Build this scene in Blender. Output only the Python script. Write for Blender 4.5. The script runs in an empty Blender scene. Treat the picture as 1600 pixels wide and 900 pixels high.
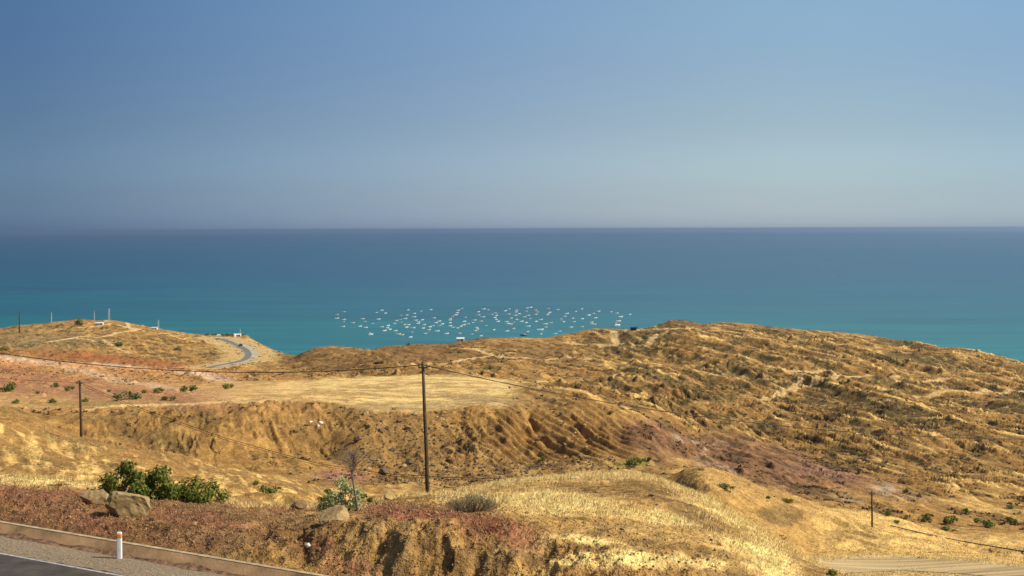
import bpy, bmesh, math, random
import numpy as np
from mathutils import Vector, Matrix
R = math.radians
sc = bpy.context.scene
COL = sc.collection
random.seed(7); rng = np.random.default_rng(7)

# ------------------------------------------------------------------ camera
F = 2000.0          # focal length in photo pixels (photo 1600 wide)
Y0 = 357.5          # photo row of eye level at centre column
H = 140.0           # camera height above the sea
ROLL = 5.0/1600.0
cam_d = bpy.data.cameras.new('camera'); cam = bpy.data.objects.new('camera', cam_d); COL.objects.link(cam)
cam_d.sensor_width = 36.0; cam_d.lens = 36.0*F/1600.0
cam_d.shift_y = -(450.0-Y0)/1600.0
cam_d.clip_start = 0.5; cam_d.clip_end = 120000.0
cam.matrix_world = Matrix.Translation((0,0,H)) @ Matrix.Rotation(R(90),4,'X') @ Matrix.Rotation(-math.atan(ROLL),4,'Z')
sc.camera = cam
sc.render.resolution_x = 1024; sc.render.resolution_y = 576

# ------------------------------------------------------------------ sky + sun
SUN_EL = 43.0; SUN_AZ = -12.0        # azimuth measured from +X (right of photo) towards +Y (the sea)
sd = Vector((math.cos(R(SUN_EL))*math.cos(R(SUN_AZ)), math.cos(R(SUN_EL))*math.sin(R(SUN_AZ)), math.sin(R(SUN_EL))))
w = bpy.data.worlds.new("World"); sc.world = w; w.use_nodes = True
nt = w.node_tree; nt.nodes.clear()
wo = nt.nodes.new('ShaderNodeOutputWorld'); bg = nt.nodes.new('ShaderNodeBackground')
sky = nt.nodes.new('ShaderNodeTexSky'); sky.sky_type = 'NISHITA'; sky.sun_disc = False
sky.sun_elevation = R(SUN_EL); sky.sun_rotation = math.atan2(sd.x, sd.y)
sky.altitude = 140; sky.air_density = 1.0; sky.dust_density = 2.0; sky.ozone_density = 1.5
tcw = nt.nodes.new('ShaderNodeTexCoord'); sxw = nt.nodes.new('ShaderNodeSeparateXYZ')
nt.links.new(tcw.outputs['Generated'], sxw.inputs[0])
rmp = nt.nodes.new('ShaderNodeValToRGB'); nt.links.new(sxw.outputs['Z'], rmp.inputs[0])
SKY_TINT = [(0.0, (1.733, 2.23, 3.354)), (0.0032, (1.683, 2.165, 3.256)), (0.0257, (1.03, 1.342, 2.103)), (0.0755, (0.771, 0.913, 1.261)), (0.1248, (0.735, 0.864, 1.151)), (0.1707, (0.771, 0.947, 1.189)), (0.45, (0.85, 0.9, 1.0)), (1.0, (1, 1, 1))]
def smooth_stops(st, n, p0, p1):
    P=np.array([p for p,c in st]); Cc=np.array([c for p,c in st]); q=np.linspace(p0,p1,n); f=np.linspace(p0,p1,400)
    w_=(p1-p0)*0.06; G=np.array([np.interp(f,P,Cc[:,k]) for k in range(3)]).T
    out=[]
    for x in q:
        sg=w_*min(1.0,0.25+abs(x-p0)/(p1-p0)*3); g_=np.exp(-((f-x)/sg)**2); g_/=g_.sum(); out.append((float(x),tuple(float(v) for v in g_@G)))
    return out
SKY_TINT = [(p*1.0,(c[0]*0.97,c[1]*0.965,c[2]*(0.915 if p>0.01 else 0.97))) for p,c in SKY_TINT]
SKY_TINT = smooth_stops(SKY_TINT,24,0.0,0.23)+[(0.45,(0.85,0.9,1.0)),(1.0,(1,1,1))]
el = rmp.color_ramp.elements
while len(el) < len(SKY_TINT): el.new(0.5)
rmp.color_ramp.interpolation='LINEAR'
for e,(p,c) in zip(el, SKY_TINT): e.position = p; e.color = (*c,1)
mulw = nt.nodes.new('ShaderNodeMixRGB'); mulw.blend_type = 'MULTIPLY'; mulw.inputs[0].default_value = 1
nt.links.new(sky.outputs[0], mulw.inputs[1]); nt.links.new(rmp.outputs[0], mulw.inputs[2])
lx = nt.nodes.new('ShaderNodeMath'); lx.operation = 'MULTIPLY_ADD'; nt.links.new(sxw.outputs['X'], lx.inputs[0]); lx.inputs[1].default_value = 0.5; lx.inputs[2].default_value = 0.5
rm2 = nt.nodes.new('ShaderNodeValToRGB'); nt.links.new(lx.outputs[0], rm2.inputs[0])
SKY_SIDE = [(0.0,(0.38,0.47,0.57)),(0.315,(0.38,0.47,0.57)),(0.40,(0.72,0.77,0.83)),(0.5,(1.12,1.08,1.04)),(0.55,(1.28,1.20,1.08)),(0.60,(1.36,1.30,1.12)),(0.645,(1.30,1.26,1.12)),(0.685,(1.12,1.14,1.08)),(1.0,(1.12,1.14,1.08))]
SKY_SIDE = smooth_stops(SKY_SIDE,28,0.25,0.75)
el = rm2.color_ramp.elements
while len(el) < len(SKY_SIDE): el.new(0.5)
rm2.color_ramp.interpolation='LINEAR'
for e,(p,c) in zip(el, SKY_SIDE): e.position = p; e.color = (*c,1)
mu2 = nt.nodes.new('ShaderNodeMixRGB'); mu2.blend_type = 'MULTIPLY'; mu2.inputs[0].default_value = 1
nt.links.new(mulw.outputs[0], mu2.inputs[1]); nt.links.new(rm2.outputs[0], mu2.inputs[2])
nt.links.new(mu2.outputs[0], bg.inputs[0]); bg.inputs[1].default_value = 0.10
nt.links.new(bg.outputs[0], wo.inputs[0])
ld = bpy.data.lights.new('sun','SUN'); ld.energy = 4.6; ld.angle = R(0.53); ld.color = (1.0,0.93,0.80)
lo = bpy.data.objects.new('sun', ld); COL.objects.link(lo)
lo.rotation_euler = sd.to_track_quat('Z','Y').to_euler(); lo.location = (100,0,300)
vs = sc.view_settings; vs.view_transform = 'Standard'; vs.look = 'None'; vs.exposure = 0.12; vs.gamma = 1.0; vs.use_curve_mapping = False
sc.cycles.volume_bounces = 0

# ------------------------------------------------------------------ helpers
def link(o, parent=None):
    COL.objects.link(o)
    if parent: o.parent = parent
    return o
def tag(o, label=None, cat=None, group=None, kind=None):
    if label: o['label'] = label
    if cat: o['category'] = cat
    if group: o['group'] = group
    if kind: o['kind'] = kind
    return o
def mesh_np(name, V, Fc, mat=None, parent=None, smooth=True):
    me = bpy.data.meshes.new(name); V = np.asarray(V, np.float32); Fc = np.asarray(Fc, np.int32)
    me.vertices.add(len(V)); me.vertices.foreach_set('co', V.ravel())
    k = Fc.shape[1]; me.loops.add(Fc.size); me.loops.foreach_set('vertex_index', Fc.ravel())
    me.polygons.add(len(Fc)); me.polygons.foreach_set('loop_start', np.arange(0, Fc.size, k, dtype=np.int32))
    me.polygons.foreach_set('use_smooth', np.full(len(Fc), smooth))
    me.update(calc_edges=True); me.validate()
    if mat: me.materials.append(mat)
    return link(bpy.data.objects.new(name, me), parent)
class MB:
    def __init__(s): s.v=[]; s.f=[]
    def add(s, V, Fs):
        b=len(s.v); s.v += [tuple(p) for p in V]; s.f += [tuple(i+b for i in f) for f in Fs]
    def box(s, c, d, rz=0.0, taper=1.0):
        x,y,z=[k/2 for k in d]; V=[]
        for sz in (-1,1):
            t = taper if sz>0 else 1
            for sx,sy in ((-1,-1),(1,-1),(1,1),(-1,1)):
                px,py=sx*x*t,sy*y*t
                V.append((c[0]+px*math.cos(rz)-py*math.sin(rz), c[1]+px*math.sin(rz)+py*math.cos(rz), c[2]+sz*z))
        s.add(V,[(3,2,1,0),(4,5,6,7),(0,1,5,4),(1,2,6,5),(2,3,7,6),(3,0,4,7)])
    def tube(s, pts, rad, n=8):
        pts=[Vector(p) for p in pts]; rings=[]; V=[]; Fs=[]
        for i,p in enumerate(pts):
            t=(pts[min(i+1,len(pts)-1)]-pts[max(i-1,0)]).normalized()
            a=t.orthogonal() if abs(t.z)>0.95 else t.cross(Vector((0,0,1)))
            a.normalize(); b=t.cross(a); r=rad[i] if hasattr(rad,'__len__') else rad
            for k in range(n):
                an=2*math.pi*k/n; V.append(p+a*(r*math.cos(an))+b*(r*math.sin(an)))
        for i in range(len(pts)-1):
            for k in range(n):
                Fs.append((i*n+k, i*n+(k+1)%n, (i+1)*n+(k+1)%n, (i+1)*n+k))
        Fs.append(tuple(range(n-1,-1,-1))); Fs.append(tuple((len(pts)-1)*n+k for k in range(n)))
        s.add(V,Fs)
    def build(s, name, mat, parent=None, smooth=False):
        me=bpy.data.meshes.new(name); me.from_pydata(s.v,[],s.f); me.update()
        bm=bmesh.new(); bm.from_mesh(me); bmesh.ops.recalc_face_normals(bm,faces=bm.faces); bm.to_mesh(me); bm.free()
        if smooth: me.polygons.foreach_set('use_smooth',[True]*len(me.polygons))
        me.materials.append(mat)
        return link(bpy.data.objects.new(name,me),parent)
def empty(name, loc, rz=0.0):
    o=bpy.data.objects.new(name,None); o.location=loc; o.rotation_euler=(0,0,rz); o.empty_display_size=0.3
    return link(o)

# --- numpy gradient noise
PERM = rng.permutation(4096).astype(np.int64)
GA = rng.uniform(0,2*np.pi,4096); GX=np.cos(GA); GY=np.sin(GA)
RND = rng.random((4096,2))
def hsh(ix,iy,seed): return PERM[(PERM[(ix+seed*131)&4095]+iy)&4095]
def perlin(x,y,seed=0):
    xi=np.floor(x).astype(np.int64); yi=np.floor(y).astype(np.int64); fx=x-xi; fy=y-yi
    sx=fx*fx*fx*(fx*(fx*6-15)+10); sy=fy*fy*fy*(fy*(fy*6-15)+10)
    def g(i,j):
        h=hsh(xi+i,yi+j,seed); return GX[h]*(fx-i)+GY[h]*(fy-j)
    a=g(0,0); b=g(1,0); c=g(0,1); d=g(1,1)
    return ((a+(b-a)*sx)+((c+(d-c)*sx)-(a+(b-a)*sx))*sy)*1.5
def fbm(x,y,octv=4,seed=0,gain=0.5,lac=2.03):
    s=0;a=1.0;t=0
    for o in range(octv):
        s=s+a*perlin(x,y,seed+o*7); t+=a; a*=gain; x=x*lac+17.3; y=y*lac-9.1
    return s/t
def ridged(x,y,octv=4,seed=0,gain=0.55):
    s=0;a=1.0;t=0
    for o in range(octv):
        n=1-np.abs(perlin(x,y,seed+o*7))*1.6; s=s+a*n*n*np.sign(n); t+=a; a*=gain; x=x*2.03+5.1; y=y*2.03+3.7
    return s/t
def sstep(a,b,x):
    t=np.clip((x-a)/(b-a),0,1); return t*t*(3-2*t)
def gullies(px,py,dx,dy,seed):
    """stripes running along the downhill direction (dx,dy unit); returns cos-like height and its slope along the side axis"""
    sx,sy=-dy,dx
    xi=np.floor(px).astype(np.int64); yi=np.floor(py).astype(np.int64); fx=px-xi; fy=py-yi
    W=0; Cc=0; Ss=0
    for i in (-1,0,1):
        for j in (-1,0,1):
            h=hsh(xi+i,yi+j,seed); vx=fx-i-RND[h,0]*0.9; vy=fy-j-RND[h,1]*0.9
            wgt=np.exp(-(vx*vx+vy*vy)*2.6); ph=(vx*sx+vy*sy)*2*np.pi*1.15+GA[h]*0.35
            W=W+wgt; Cc=Cc+wgt*np.cos(ph); Ss=Ss+wgt*np.sin(ph)
    W=np.maximum(W,1e-4); return Cc/W, -Ss/W

# ------------------------------------------------------------------ the lie of the land
def lev(u,y): return y+(u-800)*ROLL - 0.0      # photo row with the roll taken out
UK=np.array([-600,0,150,300,450,600,700,800,900,1000,1100,1200,1300,1400,1500,1600,2200.])
def T(*a): return np.array(a,float)
# bank top, foreground crest, dip, second dip / dirt road, spur crest, valley, cliff foot, plateau front, plateau back, next rise, upper slope
LAY=[
 (T(60,56.5,54,52,49,47,46,45,45,45,45,45,44,44,44,44,44),          T(790,795,808,826,845,828,832,845,855,862,876,905,925,940,960,980,1000)),
 (T(60,60,59,58,58,68,76,82,86,88,80,70,62,58,56,54,54),             T(742,757,771,790,802,780,770,750,741,739,775,838,902,935,950,965,1010)),
 (T(90,90,90,90,95,104,108,112,116,118,114,104,106,110,110,110,110), T(775,778,792,806,818,815,810,800,800,805,862,892,905,905,905,905,905)),
 (T(118,118,120,124,128,135,138,140,140,138,124,118,126,128,128,128,128), T(720,738,750,774,795,812,812,808,800,805,822,862,872,866,866,868,872)),
 (T(140,150,165,175,185,190,190,188,182,170,136,140,152,158,165,170,180), T(620,655,692,724,752,785,792,785,775,762,756,793,810,822,858,868,880)),
 (T(225,225,228,230,232,235,235,235,235,235,235,238,240,240,240,240,240), T(650,684,716,744,758,768,765,760,758,752,765,795,806,814,826,832,845)),
 (T(290,286,286,288,292,294,290,288,290,290,290,290,290,290,290,290,290), T(634,660,702,716,722,732,728,722,714,712,738,755,768,780,790,796,805)),
 (T(335,330,328,326,325,325,330,335,335,345,360,360,360,360,360,360,360), T(600,640,634,630,632,641,640,632,628,655,690,705,715,722,726,728,740)),
 (T(420,420,420,425,430,440,450,440,430,430,440,450,450,450,450,450,450), T(578,606,604,602,598,590,586,596,606,622,638,648,652,660,664,668,680)),
 (T(510,510,510,505,500,500,510,520,530,530,540,540,540,540,540,540,540), T(560,582,586,588,584,580,576,577,582,594,604,610,616,620,622,626,632)),
 (T(640,640,640,640,620,590,590,610,640,640,640,640,640,640,640,640,640), T(548,562,566,573,577,562,560,555,556,560,562,566,570,576,582,588,600)),
]
MK=np.array([[-600,540],[-200,522],[0,513],[30,508],[60,506],[85,503],[105,501],[125,498.5],[145,501],[170,500],[200,505],[225,510],[250,515],[300,522],[350,524.5],[384,524.5],[400,534],[415,542],[428,549],[440,552],[462,556],[480,549],[495,543.5],[520,541],[550,543],[580,546],[598,543],[620,540],[650,538],[700,538],[730,531.5],[760,528],[800,528],[850,528],[880,523],[905,518],[925,514],[945,512],[965,515],[990,515],[1020,513],[1035,507],[1048,501],[1070,501],[1095,507],[1115,504.5],[1140,504],[1200,511],[1300,518.5],[1340,522],[1380,528],[1400,532],[1435,540],[1465,543],[1500,545],[1525,550],[1550,560],[1575,570],[1600,578],[2200,760]])
MDU=[-600,380,430,470,800,900,2200]; MDD=[950,950,800,700,720,860,860]

ud=np.concatenate([np.arange(-560,0,8.),np.arange(0,1600,2.0),np.arange(1600,2170,8.)])
dd=np.concatenate([np.array([1.5,4,8,14,20,26,31,35]), 38*np.exp(np.arange(0,1500)*math.log(1500/38.)/1499.)])
NU,ND=len(ud),len(dd)
Ug,Dg=np.meshgrid(ud,dd)                   # rows = distance
X=(Ug-800)/F*Dg; Yw=Dg.copy()
# signed distance from the white edge line of the main road (positive = away from the camera)
P1=np.array([-20.36,50.9]); P2=np.array([-14.2,47.35]); tdir=(P2-P1)/np.linalg.norm(P2-P1); nrm=np.array([-tdir[1],tdir[0]])
if nrm[1]<0: nrm=-nrm
ROADZ=-12.8
Sg=(X-P1[0])*nrm[0]+(Yw-P1[1])*nrm[1]
def profile():
    DL=[];ZL=[]
    # bank foot
    px=P1+nrm*2.3; k=(ud-800)/F
    t=(k*px[1]-px[0])/(tdir[0]-k*tdir[1]); fd=px[1]+t*tdir[1]
    fd=np.clip(fd,28,70)
    DL.append(np.full(NU,1.0)); ZL.append(np.full(NU,-2.6))
    DL.append(fd-12); ZL.append(np.full(NU,ROADZ-0.3))
    DL.append(fd); ZL.append(np.full(NU,-12.37))
    for dk,yk in LAY:
        d=np.interp(ud,UK,dk); y=lev(ud,np.interp(ud,UK,yk)); zz=-(y-Y0)/F*d
        if dk is LAY[6][0] or dk is LAY[7][0]:
            sh=(15*perlin(ud/95.,0*ud+3.3,300)+7*perlin(ud/38.,0*ud+1.3,301))*(1-sstep(960,1060,ud))
            d=d+sh+(4 if dk is LAY[7][0] else -3)
        DL.append(d); ZL.append(zz)
    dm=np.interp(ud,MDU,MDD); ym=lev(ud,np.interp(ud,MK[:,0],MK[:,1]))
    zm=-(ym-Y0)/F*dm
    bay=np.exp(-((ud-446)/26.)**2)
    DL.append(dm); ZL.append(zm)
    DL.append(dm+60); ZL.append(np.maximum(zm-16,-139+0*zm)*(1-bay)+(zm-14)*bay)
    DL.append(1180+0*ud); ZL.append((-128)*(1-bay)+(-122)*bay)
    DL.append(1250+180*bay); ZL.append(-140+0*ud)
    DL.append(1560+0*ud); ZL.append(-150+0*ud)
    DL=np.array(DL);ZL=np.array(ZL)
    def gk(sg): K_=np.exp(-((ud[:,None]-ud[None,:])/sg)**2)*np.gradient(ud)[None,:]; return K_/K_.sum(1)[:,None]
    k16,k4=gk(20.),gk(3.)
    for i in range(len(DL)): K_=k4 if 12<=i<=15 else k16; DL[i]=K_@DL[i]; ZL[i]=K_@ZL[i]
    for i in range(1,len(DL)): DL[i]=np.maximum(DL[i],DL[i-1]+1.0)
    return DL,ZL
DL,ZL=profile()
LX=np.log(DL)
def pchip_cols(LX,ZL,xq):
    K=len(LX); h=np.diff(LX,axis=0); s=np.diff(ZL,axis=0)/h; m=np.zeros_like(ZL)
    for i in range(1,K-1):
        a,b=s[i-1],s[i]; w1=2*h[i]+h[i-1]; w2=h[i]+2*h[i-1]
        ok=(a*b)>0
        m[i]=np.where(ok,(w1+w2)/(w1/np.where(ok,a,1)+w2/np.where(ok,b,1)),0.25*(a+b)*0)
    m[0]=s[0]; m[-1]=s[-1]
    out=np.zeros((len(xq),LX.shape[1]))
    for i in range(K-1):
        x=xq[:,None]; sel=(x>=LX[i][None])&(x<=LX[i+1][None]) if i<K-2 else (x>=LX[i][None])
        t=np.clip((x-LX[i])/h[i],0,1.0)
        v=(2*t**3-3*t**2+1)*ZL[i]+(t**3-2*t**2+t)*h[i]*m[i]+(-2*t**3+3*t**2)*ZL[i+1]+(t**3-t**2)*h[i]*m[i+1]
        out=np.where(sel,v,out)
    out=np.where(xq[:,None]<LX[0][None],ZL[0][None],out)
    return out
Z=pchip_cols(LX,ZL,np.log(dd))
ZB=Z.copy()
YB=Y0-Z*F/Dg - (Ug-800)*ROLL               # photo row of the smooth land (for zoning)

def grad(Z):
    zu=np.gradient(Z,axis=1)/np.gradient(ud)[None,:]; zd=np.gradient(Z,axis=0)/np.gradient(dd)[:,None]
    gx=zu*F/Dg; gy=zd-gx*(Ug-800)/F
    return gx,gy
dm_=np.interp(ud,MDU,MDD)[None,:]
crest=np.exp(-((Dg-dm_)/45.)**2)
far=sstep(240,330,Dg)
lipd=np.exp(LX[10])[None,:]
plateau=(1-sstep(0,0.10,np.maximum(np.abs(Ug-585+18*np.sin(Dg/14.))/235.-1,0)))*sstep(-1.5,1.0,Dg-lipd)*(1-sstep(435,462,Dg))
plateau=plateau*(1-sstep(760,830,Ug)*0.8)
flatL=sstep(318,335,Dg)*(1-sstep(425,470,Dg))*(1-sstep(330,400,Ug))
rightside=sstep(820,1000,Ug)
sea_=sstep(1000,1180,Dg)
# large hills
wx=X+8*fbm(X/90,Yw/140,3,3); wy=Yw+10*fbm(X/60+9,Yw/60,2,4)
ca,sa=math.cos(R(20)),math.sin(R(20))
rx=(wx*ca+wy*sa); ry=(-wx*sa+wy*ca)
big=ridged(rx/75,ry/190,3,11,0.45)-0.35
ampB=far*(1-plateau)*(1-flatL*0.9)*(2.2+4.6*rightside*sstep(340,420,Dg))*(1-0.9*crest)*(1-sea_)
Z=Z+big*ampB
med=ridged(rx/19,ry/130,3,31,0.5)-0.35
Z=Z+med*far*(1-plateau)*(1-flatL)*(1.4+1.3*rightside*sstep(300,400,Dg))*(1-0.72*crest)*(1-sea_)
# middle distance and near lumps
nearm=(1-sstep(85,110,Dg)); mid=(1-far)*(1-nearm)
bank=sstep(2.3,3.2,Sg)
Z=Z+mid*(fbm(wx/26,wy/34,3,21)*2.6)*sstep(88,120,Dg)*(1-0.75*sstep(1270,1330,Ug)*sstep(104,112,Dg)*(1-sstep(128,136,Dg)))
crestC=np.interp(ud,UK,LAY[1][0])[None,:]
lump=fbm(X/4.2,Yw/4.2,4,41)*0.55+(ridged(X/2.3,Yw/2.6,3,43)-0.4)*0.22
lump*= (0.35+0.9*np.exp(-((Sg-4.5)/3.0)**2)*sstep(330,520,Ug)) 
Z=Z+nearm*bank*lump
# cut hollows in the roadside bank
WU=fbm(X/1.1,Yw/1.1,3,56)*26; WD=fbm(X/1.3,Yw/1.3,3,57)*1.6
def bowl(u0,d0,ru,rd,depth):
    global Z
    q=((Ug+WU-u0)/ru)**2+((Dg+WD-d0)/rd)**2
    Z=Z-0.5*depth*np.exp(-q**1.5)*(1+0.3*fbm(X/0.8,Yw/0.8,2,55))
bowl(405,50.5,24,1.6,0.7); bowl(468,49.0,16,2.0,0.6); bowl(660,45.0,18,1.8,0.5); bowl(600,46,14,1.6,0.5); bowl(735,44.5,16,1.6,0.5)
bowl(830,43.8,34,1.8,0.8); bowl(690,44.8,14,1.4,0.6)
# eroding gullies that follow the fall of the land
er=np.zeros_like(Z)
EAMP=far*(1-plateau*0.97)*(1-sea_)*(1-0.35*crest)+0.75*mid*(1-sstep(1270,1330,Ug)*(1-sstep(128,136,Dg)))
cliff=np.exp(-((Dg-lipd+9)/16.)**2); fanm=sstep(745,790,Ug)*(1-sstep(960,1010,Ug))*np.exp(-((Dg-310)/24.)**2)
for (fr,am,sd_) in ((1/26.,1.5,61),(1/12.,0.8,62),(1/5.5,0.30,63),(1/2.6,0.10,64)):
    gx,gy=grad(Z); 
    sl=np.sqrt(gx*gx+gy*gy)+1e-6
    c,s=gullies(X*fr,Yw*fr,gx/sl,gy/sl,sd_); c=0.45*c+0.55*(1-2*np.sqrt(np.clip((1-c)/2,1e-4,1)))+0.15
    a=am*np.clip(sl*2.0,0,0.75)*EAMP*(1-(0.62 if am>0.5 else -1.0)*cliff)*(1-0.75*fanm)*(0.55+1.1*sstep(-0.3,0.35,fbm(X/17,Yw/17,3,66)))*(0.5+0.5*far)
    Z=Z+c*a; er+=c*am*np.clip(sl*2.6,0,1.0)
gx,gy=grad(Z); slope=np.sqrt(gx*gx+gy*gy)
# fan ridges below the plateau lip
q=fanm
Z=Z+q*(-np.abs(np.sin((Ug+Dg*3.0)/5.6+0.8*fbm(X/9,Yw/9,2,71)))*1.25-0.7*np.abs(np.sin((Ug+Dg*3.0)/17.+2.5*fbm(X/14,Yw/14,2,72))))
def gash(pts,wid,depth):
    global Z
    best=np.full(Z.shape,1e9)
    for (u0,d0),(u1,d1) in zip(pts[:-1],pts[1:]):
        ax,ay=(u0-800)/F*d0,d0; bx,by=(u1-800)/F*d1,d1
        t=np.clip(((X-ax)*(bx-ax)+(Yw-ay)*(by-ay))/((bx-ax)**2+(by-ay)**2),0,1)
        best=np.minimum(best,np.hypot(X-ax-t*(bx-ax),Yw-ay-t*(by-ay)))
    best=best+0.7*wid*fbm(X/1.6,Yw/2.5,3,73)+0.35*wid*np.abs(np.sin((Ug+Dg*3.0)/3.1))
    Z=Z-depth*np.exp(-np.maximum(best,0)**1.4/wid**1.4)*(0.7+0.5*fbm(X/3,Yw/4,2,74))
gash([(822,332),(832,322),(846,312),(866,303),(888,296)],0.9,3.2)
gash([(890,330),(900,321),(914,311),(926,304)],0.6,1.6)
gash([(770,326),(786,314),(806,303)],0.7,1.2)
# fine roughness
Z=Z+(fbm(X/1.3,Yw/1.3,3,81)*0.12+fbm(X/0.45,Yw/0.45,2,82)*0.10*np.exp(-((Sg-4.5)/4.0)**2)+(ridged(X/0.9,Yw/0.9,3,86)-0.4)*0.16*np.exp(-((Sg-4.5)/3.0)**2))*nearm*bank+fbm(X/3.5,Yw/3.5,3,83)*(0.16+0.22*mid+0.10*rightside*far)*(1-nearm)*(1-plateau*0.9)*(1-0.4*crest)*(1-sea_)

def bblur(A,r0,r1):
    for ax,r_ in ((0,r0),(1,r1)):
        P_=np.pad(A,[(r_+1,r_) if a==ax else (0,0) for a in (0,1)],mode='edge'); Cs=np.cumsum(P_,axis=ax)
        A=(Cs[2*r_+1:]-Cs[:-2*r_-1])/(2*r_+1) if ax==0 else (Cs[:,2*r_+1:]-Cs[:,:-2*r_-1])/(2*r_+1)
    return A
Zs=bblur(Z,9,9); mm_=((Dg>84)&(Dg<240)); Z=np.where(mm_,Zs+np.clip(Z-Zs,-0.45,0.32),Z)
# keep the roadside clear, bed of the far bend, bed of the dirt track
under=1-sstep(2.2,2.32,Sg); Z=np.where((Dg>28)&(Sg>-11),Z*(1-under)+(ROADZ-0.25)*under,Z)
def polypath(pts,n=120):
    """smooth path through (u,d) points -> world xy"""
    P=np.array([((u-800)/F*d,d) for u,d in pts]); out=[]
    Q=np.vstack([2*P[0]-P[1],P,2*P[-1]-P[-2]]); m=max(2,n//(len(P)-1))
    for i in range(1,len(Q)-2):
        for k in range(m):
            t=k/m; out.append(0.5*((2*Q[i])+(-Q[i-1]+Q[i+1])*t+(2*Q[i-1]-5*Q[i]+4*Q[i+1]-Q[i+2])*t*t+(-Q[i-1]+3*Q[i]-3*Q[i+1]+Q[i+2])*t**3))
    out.append(P[-1]); return np.array(out)
def gridZ(x,y,A):
    """bilinear lookup in the land grid"""
    d=np.asarray(y,float); u=np.asarray(x,float)/d*F+800
    iu=np.clip(np.searchsorted(ud,u)-1,0,NU-2); idd=np.clip(np.searchsorted(dd,d)-1,0,ND-2)
    fu=np.clip((u-ud[iu])/(ud[iu+1]-ud[iu]),0,1); fd=np.clip((d-dd[idd])/(dd[idd+1]-dd[idd]),0,1)
    return (A[idd,iu]*(1-fu)+A[idd,iu+1]*fu)*(1-fd)+(A[idd+1,iu]*(1-fu)+A[idd+1,iu+1]*fu)*fd
def bed(path,hw,zoff=0.0,fall=2.5):
    """level the land along a road; returns road heights"""
    global Z
    n=len(path); zz=gridZ(path[:,0],path[:,1],Z); k=np.ones(17)/17
    zz=np.convolve(np.pad(zz,8,mode='edge'),k,'valid'); zz=np.convolve(np.pad(zz,8,mode='edge'),k,'valid')
    lo=path.min(0)-hw*3-6; hi=path.max(0)+hw*3+6
    m=(X>lo[0])&(X<hi[0])&(Yw>lo[1])&(Yw<hi[1]); xs=X[m]; ys=Yw[m]
    best=np.full(xs.shape,1e9); bz=np.zeros(xs.shape)
    for i in range(0,n-1):
        a=path[i]; b=path[i+1]; ab=b-a; t=np.clip(((xs-a[0])*ab[0]+(ys-a[1])*ab[1])/(ab@ab),0,1)
        dist=np.hypot(xs-a[0]-t*ab[0],ys-a[1]-t*ab[1]); c=dist<best
        best=np.where(c,dist,best); bz=np.where(c,zz[i]*(1-t)+zz[i+1]*t,bz)
    wgt=1-sstep(hw,hw+fall,best); Z[m]=Z[m]*(1-wgt)+(bz+zoff)*wgt
    return zz
def visd(u,y,A=None):
    """first ground point seen at photo pixel (u,y) -> world x,y,z(rel. to eye)"""
    A=Z if A is None else A
    k=np.argmin(np.abs(ud-u)); col=Y0-A[:,k]*F/dd-(ud[k]-800)*ROLL
    i=np.where(col[8:]<=y)[0]
    j=(i[0]+8) if len(i) else ND-1
    return dd[j]
def pxpath(pts,n=120,A=None):
    return polypath([(u,visd(u,y,ZB if A is None else A)) for u,y in pts],n)
def flat_path(path,hw,fall):
    global Z
    zz=gridZ(path[:,0],path[:,1],ZB); k=np.ones(13)/13
    zz=np.convolve(np.pad(zz,6,mode='edge'),k,'valid')
    lo=path.min(0)-hw-fall-3; hi=path.max(0)+hw+fall+3
    m=(X>lo[0])&(X<hi[0])&(Yw>lo[1])&(Yw<hi[1]); xs=X[m]; ys=Yw[m]
    best=np.full(xs.shape,1e9); bz=np.zeros(xs.shape)
    for i in range(len(path)-1):
        a=path[i]; ab=path[i+1]-a; t=np.clip(((xs-a[0])*ab[0]+(ys-a[1])*ab[1])/(ab@ab),0,1)
        dist=np.hypot(xs-a[0]-t*ab[0],ys-a[1]-t*ab[1]); c=dist<best
        best=np.where(c,dist,best); bz=np.where(c,zz[i]*(1-t)+zz[i+1]*t,bz)
    wgt=1-sstep(hw,hw+fall,best); Z[m]=Z[m]*(1-wgt)+(bz-0.12)*wgt
    return zz
def near_path(path,pad=8.0):
    """distance of every land vertex from a path (1e3 far away)"""
    out=np.full(Z.shape,1e3); lo=path.min(0)-pad; hi=path.max(0)+pad
    m=(X>lo[0])&(X<hi[0])&(Yw>lo[1])&(Yw<hi[1]); xs=X[m]; ys=Yw[m]; best=np.full(xs.shape,1e3)
    for i in range(len(path)-1):
        a=path[i]; ab=path[i+1]-a; t=np.clip(((xs-a[0])*ab[0]+(ys-a[1])*ab[1])/max(ab@ab,1e-6),0,1)
        best=np.minimum(best,np.hypot(xs-a[0]-t*ab[0],ys-a[1]-t*ab[1]))
    out[m]=best; return out

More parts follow.
